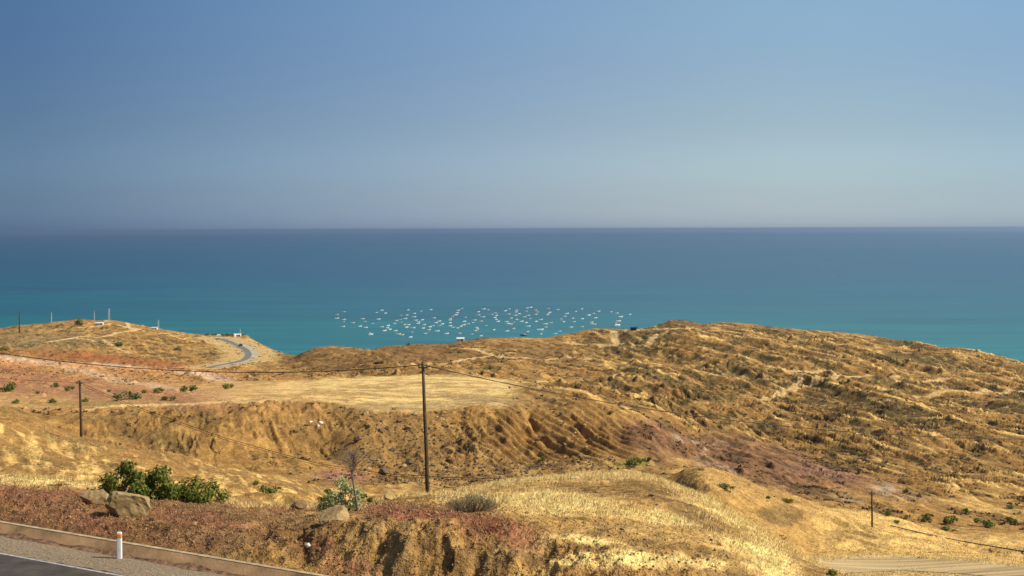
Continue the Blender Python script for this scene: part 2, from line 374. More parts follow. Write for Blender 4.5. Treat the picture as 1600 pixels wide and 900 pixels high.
bend=pxpath([(330,574),(348,570.5),(368,567),(384,562),(391,555),(387,547),(377,541),(366,536),(352,531),(340,528.5)],100)
bend_z=flat_path(bend,6.5,16)
track=polypath([(1215,112),(1275,116),(1330,120),(1400,121),(1480,119),(1560,116),(1700,110),(1900,102)],100)
track_z=flat_path(track,3.4,3)
tracks=[  # pale dirt tracks worn into the far land: photo points, half width in m
 ([(1190,616),(1240,606),(1300,609),(1350,618),(1420,617),(1500,611),(1600,607)],2.6),
 ([(1200,581),(1280,585),(1340,590),(1420,590),(1480,592)],2.0),
 ([(1238,605),(1270,597),(1330,590)],1.8),
 ([(1010,519),(1060,520),(1100,516),(1160,521)],2.6),
 ([(1060,520),(1030,530),(1005,540),(975,545),(960,530),(958,518)],2.4),
 ([(820,529),(870,533),(920,541),(960,546)],1.8),
 ([(720,545),(770,556),(800,562),(870,562),(940,567),(1030,570)],1.8),
 ([(1300,567),(1360,568)],2.0),
 ([(800,600),(880,607),(960,618),(1010,625)],1.5),
 ([(125,512),(160,509),(180,506),(196,510),(215,516),(190,520),(160,525),(110,528),(75,535)],2.4),
 ([(165,503),(180,501),(200,508),(222,517)],1.6),
 ([(240,521),(300,524),(345,528)],2.0),
 ([(265,525),(285,532),(320,536),(360,537)],1.6),
 ([(120,528),(160,537),(205,552)],1.2),
 ([(130,641),(200,634),(300,630),(400,622)],1.5),
 ([(640,575),(700,568),(740,560),(800,555)],2.2),
]
tr=np.zeros_like(Z)
for pts,hw in tracks:
    dn=near_path(pxpath(pts,36)); tr=np.maximum(tr,1-sstep(hw*0.6,hw*1.3,dn+0.6*fbm(X/5,Yw/5,2,91)))
# ------------------------------------------------------------------ what the land is made of (albedo, per vertex)
def blob(u,y,ru,ry,ang=0.0,soft=0.5,rough=0.5,seed=0):
    dx=Ug-u; dy=YB-y; c,s=math.cos(R(ang)),math.sin(R(ang))
    a=(dx*c+dy*s)/ru; b=(-dx*s+dy*c)/ry
    wpx=np.clip(Dg/22,2,40)
    q=np.sqrt(a*a+b*b)+rough*fbm(X/wpx,Yw/wpx/1.6,4,100+seed)
    return 1-sstep(1-soft,1+soft,q)
n1=fbm(X/35,Yw/60,4,201); n2=fbm(X/6,Yw/11,4,202); n3=fbm(X/1.6,Yw/2.2,3,203)
cs,sn=math.cos(R(22)),math.sin(R(22))      # streaks run down towards the lower right
ax_=(X*cs+Yw*sn); ay_=(-X*sn+Yw*cs)
st1=fbm(ax_/3.2,ay_/26,5,211); st4=ridged(ax_/5,ay_/44,4,214,0.6); st2=ridged(ax_/9,ay_/60,3,212); st3=fbm(ax_/1.3,ay_/9,3,213)
def C(*a): return np.array(a)[None,None,:]
def mix(c,c2,m): return c*(1-m[...,None])+c2*m[...,None]
earth=C(0.40,0.235,0.080); earth2=C(0.24,0.135,0.048); gold=C(0.82,0.57,0.22); pale=C(0.72,0.52,0.24); scrub=C(0.095,0.072,0.030)
red=C(0.34,0.14,0.06); mauve=C(0.33,0.16,0.105); pinkg=C(0.30,0.135,0.085); salt=C(0.66,0.50,0.38); gravel=C(0.34,0.25,0.135); olive=C(0.13,0.13,0.035)
A=mix(np.broadcast_to(earth,Z.shape+(3,)),earth2,np.clip(0.5+1.3*n1+0.8*n2,0,1))
ern=np.clip(er/2.2,-1,1)
curv=ern
# gold grass on crowns and gentle ground, brown in the furrows, dark scrub in patches
g=sstep(-0.05,0.42,0.45*st1+0.35*n1+0.40*curv+0.35*(0.30-np.minimum(slope,0.8))+0.10*n3)
A=mix(A,gold*0.93,g*(0.72-0.34*sstep(240,330,Dg)*(1-plateau)))
g2=np.maximum(sstep(0.62,0.88,st2+0.25*st1)*0.8,sstep(0.30,0.50,med+0.12*st1+0.1*n2))*far*(1-plateau)*(0.4+0.6*rightside)

dk=sstep(0.06,0.30,-0.55*curv+0.45*n2+0.4*fbm(X/18,Yw/26,3,221)+0.40*st3+0.07-0.55*(med-0.05)*rightside)*sstep(200,330,Dg)*(1-plateau)*(1-flatL)
dk*=(1-fanm)*(0.55+0.45*np.maximum(sstep(850,1000,Ug),sstep(470,520,Dg)))
A=mix(A,scrub*1.25,dk*0.88)
dk2=sstep(-0.02,0.26,fbm(X/40,Yw/60,3,223)+0.30*n2+0.2*st3)*rightside*sstep(380,450,Dg)*(1-g2)
A=mix(A,scrub*1.8,dk2*0.75)
A=mix(A,gold*1.05,g2*0.75)
RSM=rightside*sstep(300,360,Dg)
A=A*(1-0.10*RSM[...,None]*(1-g2[...,None]))
A=mix(A,gold*1.08,sstep(0.66,0.88,st4+0.15*n2)*RSM*0.6)
spk=sstep(0.12,0.30,fbm(X/3.2,Yw/6,4,215)+0.35*dk+0.3*dk2-0.12)
A=mix(A,scrub*1.1,spk*sstep(330,430,Dg)*(1-plateau)*(1-flatL)*0.55*(0.35+0.65*rightside))
# brown crest hills
for b in (blob(520,562,120,17,4,0.4,0.5,1),blob(760,548,150,18,3,0.4,0.6,2),blob(640,552,70,14,0,0.4,0.5,3),blob(1060,507,45,9,5,0.25,0.3,4)):
    A=mix(A,C(0.20,0.115,0.05),b*0.62*(0.45+0.55*sstep(-0.25,0.15,-st1-0.5*n2)))
# the flat field
pf=sstep(-0.12,0.10,fbm(X/30,Yw/9,4,231)+0.22)
fieldc=mix(np.broadcast_to(C(0.46,0.32,0.14),Z.shape+(3,)),C(0.82,0.60,0.27),pf*sstep(-0.5,0.15,n2+0.6*n1))
fieldc=mix(fieldc,C(0.40,0.29,0.14),sstep(0.15,0.32,fbm(X/14,Yw/6,4,233))*0.7)
pm=np.clip(plateau*1.2,0,1)*(1-0.15*n3)
A=mix(A,fieldc,np.clip(pm,0,1))
A=mix(A,C(0.33,0.24,0.12),blob(760,622,150,5,4,0.5,0.7,5)*0.6)
A=mix(A,C(0.36,0.27,0.14),blob(640,633,150,6,-2,0.5,0.5,6)*0.55)
# cliff face below the lip
cm=np.exp(-((Dg-lipd+11)/10.)**2)*(1-sstep(1000,1060,Ug))*(1-sstep(-30,-200,Ug))
A=mix(A,mix(np.broadcast_to(C(0.40,0.24,0.085),Z.shape+(3,)),C(0.20,0.115,0.042),sstep(-0.1,0.35,fbm(X/2.2,Yw/9,3,241)-0.3*curv)),cm*0.85)
A=mix(A,scrub*1.3,blob(310,650,40,16,30,0.5,0.7,7)*0.45); A=mix(A,scrub*1.3,blob(270,690,70,10,5,0.5,0.7,8)*0.45)
A=mix(A,C(0.30,0.19,0.075),blob(610,690,100,45,10,0.5,0.5,9)*0.65)
# left: sand flats, red band, mauve slopes, white streaks
A=mix(A,C(0.58,0.40,0.19),flatL*0.75*sstep(-0.4,0.3,n2+0.3))
A=mix(A,C(0.50,0.27,0.12),blob(100,600,330,34,3,0.4,0.4,10)*0.55)
A=mix(A,mauve,blob(70,600,250,16,6,0.5,0.7,11)*0.72*sstep(-0.3,0.2,st1+0.2))
A=mix(A,red,blob(240,566,150,6.5,6,0.4,0.6,12)*0.85); A=mix(A,red,blob(70,555,120,6,2,0.5,0.8,13)*0.5)
A=mix(A,C(0.60,0.30,0.14),blob(130,575,260,6,3,0.5,0.6,14)*0.6)
A=mix(A,salt,blob(275,583,110,3.0,7,0.5,0.8,15)*0.85); A=mix(A,salt*1.05,blob(40,563,130,3.4,3,0.6,0.7,16)*0.6)
A=mix(A,salt,blob(190,593,150,3.4,10,0.5,1.0,17)*0.45)
A=mix(A,red,blob(130,499,26,3,0,0.5,0.5,58)*0.8); A=mix(A,C(0.24,0.19,0.10),blob(70,532,90,13,0,0.5,0.7,18)*0.6)
# right: mauve slope and salt veins
mv=np.maximum(blob(1180,722,230,32,11,0.4,0.6,19),blob(1060,692,85,14,12,0.4,0.8,20))
A=mix(A,mix(np.broadcast_to(C(0.24,0.13,0.078),Z.shape+(3,)),C(0.09,0.055,0.035),sstep(-0.1,0.2,n2*0.5+st3*0.7)),mv*0.85)
A=mix(A,C(0.48,0.26,0.14),mv*sstep(0.15,0.4,st1)*0.6)
for (u,y,a,b,an,k) in ((1105,706,26,6,-28,22),(1120,735,36,6,16,23),(1400,768,42,9,14,24),(1330,780,40,5,14,25),(1150,760,30,5,20,26),(1080,694,26,4,5,27),(1385,760,14,5,0,28)):
    A=mix(A,C(0.44,0.36,0.28),blob(u,y,a,b,an,0.7,1.4,k)*0.85*sstep(-0.1,0.25,st3+n3*.5))
A=mix(A,C(0.32,0.19,0.15),blob(1290,738,55,12,6,0.5,0.6,29)*0.5)
A=mix(A,C(0.33,0.17,0.15),blob(540,745,50,12,0,0.5,0.8,30)*0.55)
A=mix(A,olive*1.6,blob(150,631,110,4,0,0.5,0.9,31)*0.5); A=mix(A,olive*2,blob(990,722,28,9,0,0.5,0.9,32)*0.45); A=mix(A,olive*1.6,blob(105,723,60,7,8,0.5,0.9,33)*0.35)
# golden mound lower right, and the golden slope behind the crest
dk=dk*(1-fanm)
gm=(1-sstep(200,225,Dg))*sstep(1030,1080,Ug)*sstep(100,108,Dg)
A=mix(A,mix(np.broadcast_to(C(0.78,0.54,0.21),Z.shape+(3,)),C(0.50,0.32,0.12),1-sstep(1240,1320,Ug)),gm*(0.70+0.25*sstep(-0.3,0.2,n2)))
A=mix(A,C(0.16,0.11,0.05),gm*blob(1222,806,32,8,8,0.4,1.3,59)*0.6); A=mix(A,C(0.28,0.19,0.07),gm*blob(1340,838,45,16,25,0.5,0.6,34)*0.8*sstep(-0.1,0.2,st3+0.1))
# near left golden slope
gl=sstep(92,112,Dg)*(1-sstep(190,240,Dg))*(1-sstep(520,600,Ug))
A=mix(A,mix(np.broadcast_to(C(0.33,0.20,0.075),Z.shape+(3,)),C(0.72,0.50,0.19),sstep(-0.05,0.25,0.7*st1+0.3*n2+0.7*fbm(ax_/0.9,ay_/6,4,216)+0.25*n3+0.06-0.5*blob(90,672,190,20,16,0.4,0.5,57))),gl*0.88)
A=mix(A,scrub*1.8,gl*sstep(0.12,0.38,n2+0.4*st3-0.2*curv)*0.6)
# foreground
fg=1-sstep(88,98,Dg)
hump=blob(1010,815,290,62,10,0.4,0.3,60)
soil=mix(np.broadcast_to(C(0.42,0.255,0.09),Z.shape+(3,)),C(0.24,0.145,0.06),sstep(-0.2,0.35,fbm(X/1.1,Yw/1.1,4,251)))
soil=mix(soil,gravel,sstep(0.0,0.35,fbm(X/3.1,Yw/3.1,3,252))*0.4)
soil=mix(soil,C(0.11,0.068,0.03),sstep(0.24,0.46,fbm(X/0.55,Yw/0.55,3,253)+0.25*fbm(X/4,Yw/4,2,254))*0.7*(1-0.75*hump))
soil=mix(soil,C(0.62,0.41,0.155),hump*0.65*sstep(-0.35,0.15,n2+0.5*n3))
A=mix(A,soil,fg)
A=mix(A,C(0.16,0.078,0.05),fg*blob(150,800,330,55,6,0.3,0.4,51)*0.68)
cb=np.interp(ud,UK,LAY[1][0])[None,:]; band=np.exp(-((Dg-cb+1.5)/8.5)**2)*sstep(700,760,Ug)+sstep(0,3,Dg-cb)*sstep(700,740,Ug)
ggr=np.maximum.reduce([band,blob(840,784,130,15,2,0.5,0.9,35),blob(1140,825,140,20,38,0.5,0.6,36),blob(1190,885,90,16,30,0.5,0.8,37),blob(60,752,120,10,3,0.5,0.4,38),blob(900,845,110,9,6,0.5,0.9,39),blob(1000,805,170,9,5,0.6,1.0,40),blob(640,772,70,5,-5,0.5,0.6,41),blob(470,790,90,6,2,0.5,0.6,42),blob(1000,880,150,12,0,0.5,0.9,52)])*fg
rub=np.maximum.reduce([blob(1010,764,62,9,8,0.5,0.9,53),blob(885,764,34,5,0,0.5,0.9,54),blob(1060,856,90,10,10,0.5,0.8,55),blob(1090,806,70,9,25,0.5,0.9,56)])*fg
ggr=ggr*(1-0.85*rub)
A=mix(A,C(0.90,0.66,0.28),ggr*0.92*sstep(-0.35,0.1,n3+0.25)); A=mix(A,mix(np.broadcast_to(C(0.33,0.205,0.08),Z.shape+(3,)),C(0.13,0.09,0.04),sstep(-0.1,0.3,n3+0.3*n2)),rub*0.8)
pk=np.maximum.reduce([blob(650,805,100,12,4,0.5,0.6,43),blob(760,828,80,12,8,0.5,0.6,44),blob(60,775,150,14,3,0.5,0.6,45),blob(120,812,70,14,12,0.5,0.8,46),blob(330,815,80,10,8,0.5,0.9,47),blob(540,880,40,18,0,0.5,0.7,48),blob(430,796,60,6,0,0.5,0.7,49),blob(500,848,30,9,0,0.5,0.7,50)])*fg
A=mix(A,C(0.27,0.085,0.06),fg*np.maximum(blob(640,806,75,12,4,0.5,0.7,62),blob(775,826,75,10,10,0.5,0.7,63))*0.75); A=mix(A,pinkg,pk*0.6*sstep(-0.4,0.1,n3+0.2))
A=mix(A,C(0.70,0.51,0.25),tr*0.85)
# ground worn pale beside the far bend, beach, track bed
bd=near_path(bend,40); A=mix(A,C(0.62,0.46,0.22),(1-sstep(9,22,bd+3*n2))*0.75)
td=near_path(track); A=mix(A,C(0.52,0.40,0.20),(1-sstep(3.0,5.0,td+0.8*n3)))
A=mix(A,C(0.62,0.48,0.30),sstep(-137.5,-139.2,Z))
A=A*(1+0.22*n3[...,None]+0.16*fbm(X/0.7,Yw/0.9,2,261)[...,None]*(1-sstep(200,500,Dg))[...,None])
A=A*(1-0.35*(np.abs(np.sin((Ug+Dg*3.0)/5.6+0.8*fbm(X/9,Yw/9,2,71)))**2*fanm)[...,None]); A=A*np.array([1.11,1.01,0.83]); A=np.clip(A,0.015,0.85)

# ------------------------------------------------------------------ materials
def newmat(name):
    m=bpy.data.materials.new(name); m.use_nodes=True; n=m.node_tree; return m,n,n.nodes['Principled BSDF']
def simple(name,col,rough=0.7,var=0.15,scale=3.0,metal=0.0,bump=0.0,bscale=20.0,spec=0.3):
    m,n,b=newmat(name); tc=n.nodes.new('ShaderNodeTexCoord'); no=n.nodes.new('ShaderNodeTexNoise'); no.inputs['Scale'].default_value=scale; no.inputs['Detail'].default_value=5
    cr=n.nodes.new('ShaderNodeValToRGB'); n.links.new(tc.outputs['Object'],no.inputs['Vector']); n.links.new(no.outputs[0],cr.inputs[0])
    cr.color_ramp.elements[0].position=0.3; cr.color_ramp.elements[1].position=0.72
    cr.color_ramp.elements[0].color=(*[c*(1-var*1.6) for c in col],1); cr.color_ramp.elements[1].color=(*[min(1,c*(1+var)) for c in col],1)
    n.links.new(cr.outputs[0],b.inputs['Base Color']); b.inputs['Roughness'].default_value=rough; b.inputs['Metallic'].default_value=metal; b.inputs['Specular IOR Level'].default_value=spec
    if bump:
        n2_=n.nodes.new('ShaderNodeTexNoise'); n2_.inputs['Scale'].default_value=bscale; n2_.inputs['Detail'].default_value=6; bu=n.nodes.new('ShaderNodeBump'); bu.inputs['Strength'].default_value=bump; bu.inputs['Distance'].default_value=0.05
        n.links.new(tc.outputs['Object'],n2_.inputs['Vector']); n.links.new(n2_.outputs[0],bu.inputs['Height']); n.links.new(bu.outputs[0],b.inputs['Normal'])
    return m
def landmat():
    m,n,b=newmat('dry_earth'); at=n.nodes.new('ShaderNodeAttribute'); at.attribute_name='albedo'
    geo=n.nodes.new('ShaderNodeNewGeometry')
    def noise(sc_,det,rg=0.6):
        no=n.nodes.new('ShaderNodeTexNoise'); no.inputs['Scale'].default_value=sc_; no.inputs['Detail'].default_value=det; no.inputs['Roughness'].default_value=rg; n.links.new(geo.outputs['Position'],no.inputs['Vector']); return no
    a=noise(2.4,6,0.7); c=noise(0.35,6,0.7)
    m1=n.nodes.new('ShaderNodeMapRange'); n.links.new(a.outputs[0],m1.inputs[0]); m1.inputs[1].default_value=0.30; m1.inputs[2].default_value=0.70; m1.inputs[3].default_value=0.55; m1.inputs[4].default_value=1.45
    m2=n.nodes.new('ShaderNodeMapRange'); n.links.new(c.outputs[0],m2.inputs[0]); m2.inputs[1].default_value=0.3; m2.inputs[2].default_value=0.7; m2.inputs[3].default_value=0.66; m2.inputs[4].default_value=1.34
    mm=n.nodes.new('ShaderNodeMath'); mm.operation='MULTIPLY'; n.links.new(m1.outputs[0],mm.inputs[0]); n.links.new(m2.outputs[0],mm.inputs[1])
    vm=n.nodes.new('ShaderNodeVectorMath'); vm.operation='SCALE'; n.links.new(at.outputs['Color'],vm.inputs[0]); n.links.new(mm.outputs[0],vm.inputs['Scale'])
    n.links.new(vm.outputs[0],b.inputs['Base Color']); b.inputs['Roughness'].default_value=0.95; b.inputs['Specular IOR Level'].default_value=0.1
    b1=n.nodes.new('ShaderNodeBump'); b1.inputs['Strength'].default_value=0.7; b1.inputs['Distance'].default_value=0.35; n.links.new(a.outputs[0],b1.inputs['Height'])
    b2=n.nodes.new('ShaderNodeBump'); b2.inputs['Strength'].default_value=0.7; b2.inputs['Distance'].default_value=2.2; n.links.new(c.outputs[0],b2.inputs['Height']); n.links.new(b1.outputs[0],b2.inputs['Normal'])
    n.links.new(b2.outputs[0],b.inputs['Normal']); return m
M_land=landmat()

# ------------------------------------------------------------------ land mesh
idx=np.arange(NU*ND).reshape(ND,NU)
Q=np.stack([idx[:-1,:-1],idx[:-1,1:],idx[1:,1:],idx[1:,:-1]],-1).reshape(-1,4)
land=mesh_np('terrain',np.stack([X,Yw,Z+H],-1).reshape(-1,3),Q,M_land)
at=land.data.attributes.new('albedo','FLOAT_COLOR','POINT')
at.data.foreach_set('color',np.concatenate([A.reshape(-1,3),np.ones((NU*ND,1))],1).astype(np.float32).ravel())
tag(land,kind='structure')

# ------------------------------------------------------------------ air
HAZE_D=4.8e-5; HAZE_C=(0.56,0.74,0.95)
hb_=MB(); hb_.box((0,0,67.0),(92500,92500,158.0)); mh=bpy.data.materials.new('haze_air'); mh.use_nodes=True; nh=mh.node_tree; nh.nodes.clear()
oh=nh.nodes.new('ShaderNodeOutputMaterial'); pv=nh.nodes.new('ShaderNodeVolumePrincipled'); pv.inputs['Density'].default_value=HAZE_D; pv.inputs['Color'].default_value=(*HAZE_C,1); pv.inputs['Anisotropy'].default_value=0.6
nh.links.new(pv.outputs[0],oh.inputs['Volume']); hz=hb_.build('haze',mh); tag(hz,kind='stuff')

# ------------------------------------------------------------------ sea
def seamat():
    m,n,b=newmat('sea_water'); geo=n.nodes.new('ShaderNodeNewGeometry'); sx=n.nodes.new('ShaderNodeSeparateXYZ'); n.links.new(geo.outputs['Position'],sx.inputs[0])
    mp=n.nodes.new('ShaderNodeMapping'); mp.inputs['Scale'].default_value=(0.0006,0.0030,1); n.links.new(geo.outputs['Position'],mp.inputs[0])
    no=n.nodes.new('ShaderNodeTexNoise'); no.inputs['Scale'].default_value=1; no.inputs['Detail'].default_value=4; n.links.new(mp.outputs[0],no.inputs[0])
    lg=n.nodes.new('ShaderNodeMath'); lg.operation='LOGARITHM'; lg.inputs[1].default_value=10; n.links.new(sx.outputs['Y'],lg.inputs[0])
    ma=n.nodes.new('ShaderNodeMath'); ma.operation='MULTIPLY_ADD'; n.links.new(no.outputs[0],ma.inputs[0]); ma.inputs[1].default_value=0.40; n.links.new(lg.outputs[0],ma.inputs[2])
    mr=n.nodes.new('ShaderNodeMapRange'); mr.inputs[1].default_value=3.30; mr.inputs[2].default_value=4.7; n.links.new(ma.outputs[0],mr.inputs[0])
    mp3=n.nodes.new('ShaderNodeMapping'); mp3.inputs['Scale'].default_value=(0.0025,0.018,1); mp3.inputs['Rotation'].default_value=(0,0,R(5)); n.links.new(geo.outputs['Position'],mp3.inputs[0])
    n3_=n.nodes.new('ShaderNodeTexNoise'); n3_.inputs['Scale'].default_value=1; n3_.inputs['Detail'].default_value=7; n3_.inputs['Roughness'].default_value=0.65; n.links.new(mp3.outputs[0],n3_.inputs[0])
    st=n.nodes.new('ShaderNodeMapRange'); n.links.new(n3_.outputs[0],st.inputs[0]); st.inputs[1].default_value=0.3; st.inputs[2].default_value=0.7; st.inputs[3].default_value=0.70; st.inputs[4].default_value=1.30
    cr=n.nodes.new('ShaderNodeValToRGB'); n.links.new(mr.outputs[0],cr.inputs[0]); e=cr.color_ramp.elements
    for p,c in SEA_COL[1:-1]: x=e.new(p); x.color=(*c,1)
    e[0].color=(*SEA_COL[0][1],1); e[-1].color=(*SEA_COL[-1][1],1)
    vm=n.nodes.new('ShaderNodeVectorMath'); vm.operation='SCALE'; n.links.new(cr.outputs[0],vm.inputs[0]); n.links.new(st.outputs[0],vm.inputs['Scale'])
    n.links.new(vm.outputs[0],b.inputs['Base Color']); b.inputs['Roughness'].default_value=0.30; b.inputs['IOR'].default_value=1.33; b.inputs['Specular IOR Level'].default_value=0.38
    mp2=n.nodes.new('ShaderNodeMapping'); mp2.inputs['Scale'].default_value=(0.05,0.16,1); mp2.inputs['Rotation'].default_value=(0,0,R(12)); n.links.new(geo.outputs['Position'],mp2.inputs[0])
    n2_=n.nodes.new('ShaderNodeTexNoise'); n2_.inputs['Scale'].default_value=1; n2_.inputs['Detail'].default_value=5; n2_.inputs['Roughness'].default_value=0.6; n.links.new(mp2.outputs[0],n2_.inputs[0])
    bu=n.nodes.new('ShaderNodeBump'); bu.inputs['Strength'].default_value=0.5; bu.inputs['Distance'].default_value=0.6; n.links.new(n2_.outputs[0],bu.inputs['Height']); n.links.new(bu.outputs[0],b.inputs['Normal'])
    return m
SEA_COL=[(0.0,(0.008,0.175,0.150)),(0.12,(0.006,0.125,0.130)),(0.35,(0.006,0.075,0.125)),(0.7,(0.004,0.068,0.105)),(1.0,(0.004,0.062,0.10))]
n_=96; RS=45000.0
V=[(0,0,0)]+[(RS*math.cos(2*math.pi*k/n_),RS*math.sin(2*math.pi*k/n_),0) for k in range(n_)]
mb=MB(); mb.add(V,[(0,1+k,1+(k+1)%n_) for k in range(n_)])
sea=mb.build('sea',seamat()); tag(sea,kind='structure')

# ------------------------------------------------------------------ main road, edge line, shoulder, gutter wall
def P(u,y,d,dz=0.0):            # point that photo pixel (u,y) shows at distance d
    return Vector(((u-800)/F*d, d, H-(lev(u,y)-Y0)/F*d+dz))
def ground(u,y,A=None):         # ground point first met at that pixel
    d=visd(u,y,A); return Vector(((u-800)/F*d,d,H+float(gridZ((u-800)/F*d,d,Z))))
def gz(x,y): return H+float(gridZ(x,y,Z))
def rp(t,s,z): p=P1+tdir*t+nrm*s; return (p[0],p[1],H+ROADZ+z)
def strip(name,mat,s0,s1,z0,z1,t0=-45,t1=45,step=1.5,wob=0.0):
    mb=MB(); V=[];Fs=[]; n=int((t1-t0)/step)
    for i in range(n+1):
        t=t0+i*step; w0=random.uniform(-wob,wob); V+= [rp(t,s0+w0,z0),rp(t,s1,z1)]
    for i in range(n): Fs.append((2*i,2*i+2,2*i+3,2*i+1))
    mb.add(V,Fs); return mb.build(name,mat)
M_asph=simple('asphalt',(0.078,0.064,0.050),0.85,0.25,1.6,bump=0.3,bscale=60)
M_line=simple('road_paint',(0.42,0.39,0.34),0.6,0.3,6.0)
M_shld=simple('shoulder_gravel',(0.29,0.215,0.13),0.95,0.28,9.0,bump=0.6,bscale=40)
M_conc=simple('gutter_concrete',(0.43,0.255,0.12),0.9,0.30,0.9,bump=0.35,bscale=9)
M_conc2=simple('gutter_rim_concrete',(0.48,0.36,0.20),0.9,0.2,3)
tag(strip('road',M_asph,-9.0,0.02,0,0),kind='structure')
ln=strip('edge_line',M_line,-0.20,-0.06,0.006,0.006,wob=0.01); tag(ln,kind='structure')
tag(strip('gravel_shoulder',M_shld,0.02,1.80,0.0,0.03,wob=0.08,step=0.4),kind='structure')
wall=empty('gutter_wall',rp(0,1.8,0)); tag(wall,'sloping concrete gutter wall stained with red soil beside the road','wall')
bpy.context.view_layer.update()
def child_mesh(mb,name,mat,root,smooth=False):
    o=mb.build(name,mat,root,smooth); o.matrix_parent_inverse=root.matrix_world.inverted(); return o
mb=MB(); mr_=MB()
for k in range(-12,13):
    a,b=k*3.6,k*3.6+3.57
    V=[rp(a,1.80,0.0),rp(b,1.80,0.0),rp(b,2.24,0.43),rp(a,2.24,0.43),rp(a,2.45,0.2),rp(b,2.45,0.2),rp(b,2.45,-.2),rp(a,2.45,-.2)]
    mb.add([rp(a,1.80,-.2),rp(b,1.80,-.2),rp(b,1.80,0.02),rp(a,1.80,0.02),rp(a,2.24,.43),rp(b,2.24,.43),rp(b,2.40,.43),rp(a,2.40,.43),rp(b,2.40,-.2),rp(a,2.40,-.2)],
           [(0,1,2,3),(3,2,5,4),(4,5,6,7),(7,6,8,9),(0,3,4,7,9),(1,8,6,5,2)])
    mr_.add([rp(a,2.22,.433),rp(b,2.22,.433),rp(b,2.38,.445),rp(a,2.38,.445),rp(a,2.22,.40),rp(b,2.22,.40)],[(0,1,2,3),(4,5,1,0)])
child_mesh(mb,'slab',M_conc,wall); child_mesh(mr_,'rim',M_conc2,wall)
# red soil washed along the wall foot
M_redsoil=simple('washed_red_soil',(0.27,0.145,0.08),0.95,0.4,5,bump=0.6,bscale=18)
mb=MB(); V=[];Fs=[]; n=260
for i in range(n+1):
    t=-28+i*56/n; wd=0.05+0.16*abs(math.sin(t*0.9)+math.sin(t*2.3+1))*random.uniform(0.5,1)
    V+=[rp(t,1.78-wd*0.5,0.034),rp(t,1.815,0.05+wd*0.16),rp(t,1.80+wd*0.55,0.06+wd*0.42+0.012)]
for i in range(n): Fs+=[(3*i,3*i+3,3*i+4,3*i+1),(3*i+1,3*i+4,3*i+5,3*i+2)]
mb.add(V,Fs); tag(mb.build('washed_soil',M_redsoil,smooth=True),kind='stuff',label='red soil washed along the foot of the gutter wall',cat='soil')

# guide post
M_white=simple('white_paint',(0.78,0.76,0.72),0.5,0.06,4); M_orange=simple('orange_reflector',(0.85,0.30,0.02),0.35,0.05,4)
gp=Vector(((185-800)/F*49.8,49.8,H+ROADZ+0.02)); post=empty('guide_post',gp); tag(post,'white roadside guide post with an orange band near its top','guide post')
mb=MB()
def rrect(w_,d_,z,n=6):
    return [(w_*math.copysign(abs(math.cos(a))**0.5,math.cos(a)),d_*math.copysign(abs(math.sin(a))**0.5,math.sin(a)),z) for a in [2*math.pi*k/16 for k in range(16)]]
def loft(rings):
    V=[p for r in rings for p in r]; n=len(rings[0]); Fs=[]
    for i in range(len(rings)-1):
        for k in range(n): Fs.append((i*n+k,i*n+(k+1)%n,(i+1)*n+(k+1)%n,(i+1)*n+k))
    Fs.append(tuple(range(n-1,-1,-1))); Fs.append(tuple((len(rings)-1)*n+k for k in range(n))); return V,Fs
mb.add(*loft([rrect(.105,.07,-.1),rrect(.10,.065,0.80),rrect(.10,.065,1.0),rrect(.085,.05,1.03)])); mb.build('post_body',M_white,post)
mb=MB(); mb.add(*loft([rrect(.104,.069,0.80),rrect(.104,.069,0.95)])); mb.build('reflector_band',M_orange,post)

# ------------------------------------------------------------------ far bend, dirt track
def ribbon(name,mat,path,zz,off0,off1,dz):
    mb=MB(); V=[];Fs=[]
    for i,p in enumerate(path):
        a=path[max(i-1,0)]; b=path[min(i+1,len(path)-1)]; t=(b-a)/np.linalg.norm(b-a); nn=np.array([t[1],-t[0]])
        for o in (off0,off1): V.append((p[0]+nn[0]*o,p[1]+nn[1]*o,H+zz[i]+dz))
    for i in range(len(path)-1): Fs.append((2*i,2*i+1,2*i+3,2*i+2))
    mb.add(V,Fs); return mb.build(name,mat)
M_bsh=simple('bend_shoulder',(0.48,0.39,0.25),0.95,0.12,0.1)
M_basp=simple('bend_asphalt',(0.19,0.175,0.145),0.85,0.2,0.1)
tag(ribbon('bend_shoulder',M_bsh,bend,bend_z,-3.9,4.6,0.02),kind='structure')
tag(ribbon('bend_road',M_basp,bend,bend_z,-3.2,0.6,0.06),kind='structure')
M_trk=simple('dirt_track',(0.50,0.355,0.165),0.95,0.32,0.8,bump=0.6,bscale=3)
mpt=M_trk.node_tree.nodes.new('ShaderNodeMapping'); mpt.inputs['Scale'].default_value=(0.06,1.6,1); mpt.inputs['Rotation'].default_value=(0,0,R(3))
for l_ in list(M_trk.node_tree.links):
    if l_.from_socket.name=='Object' and l_.to_node.inputs['Scale'].default_value<1.0: M_trk.node_tree.links.new(l_.from_socket,mpt.inputs[0]); M_trk.node_tree.links.new(mpt.outputs[0],l_.to_socket)
tag(ribbon('dirt_track',M_trk,track,track_z,-2.4,2.4,-0.08),kind='structure')

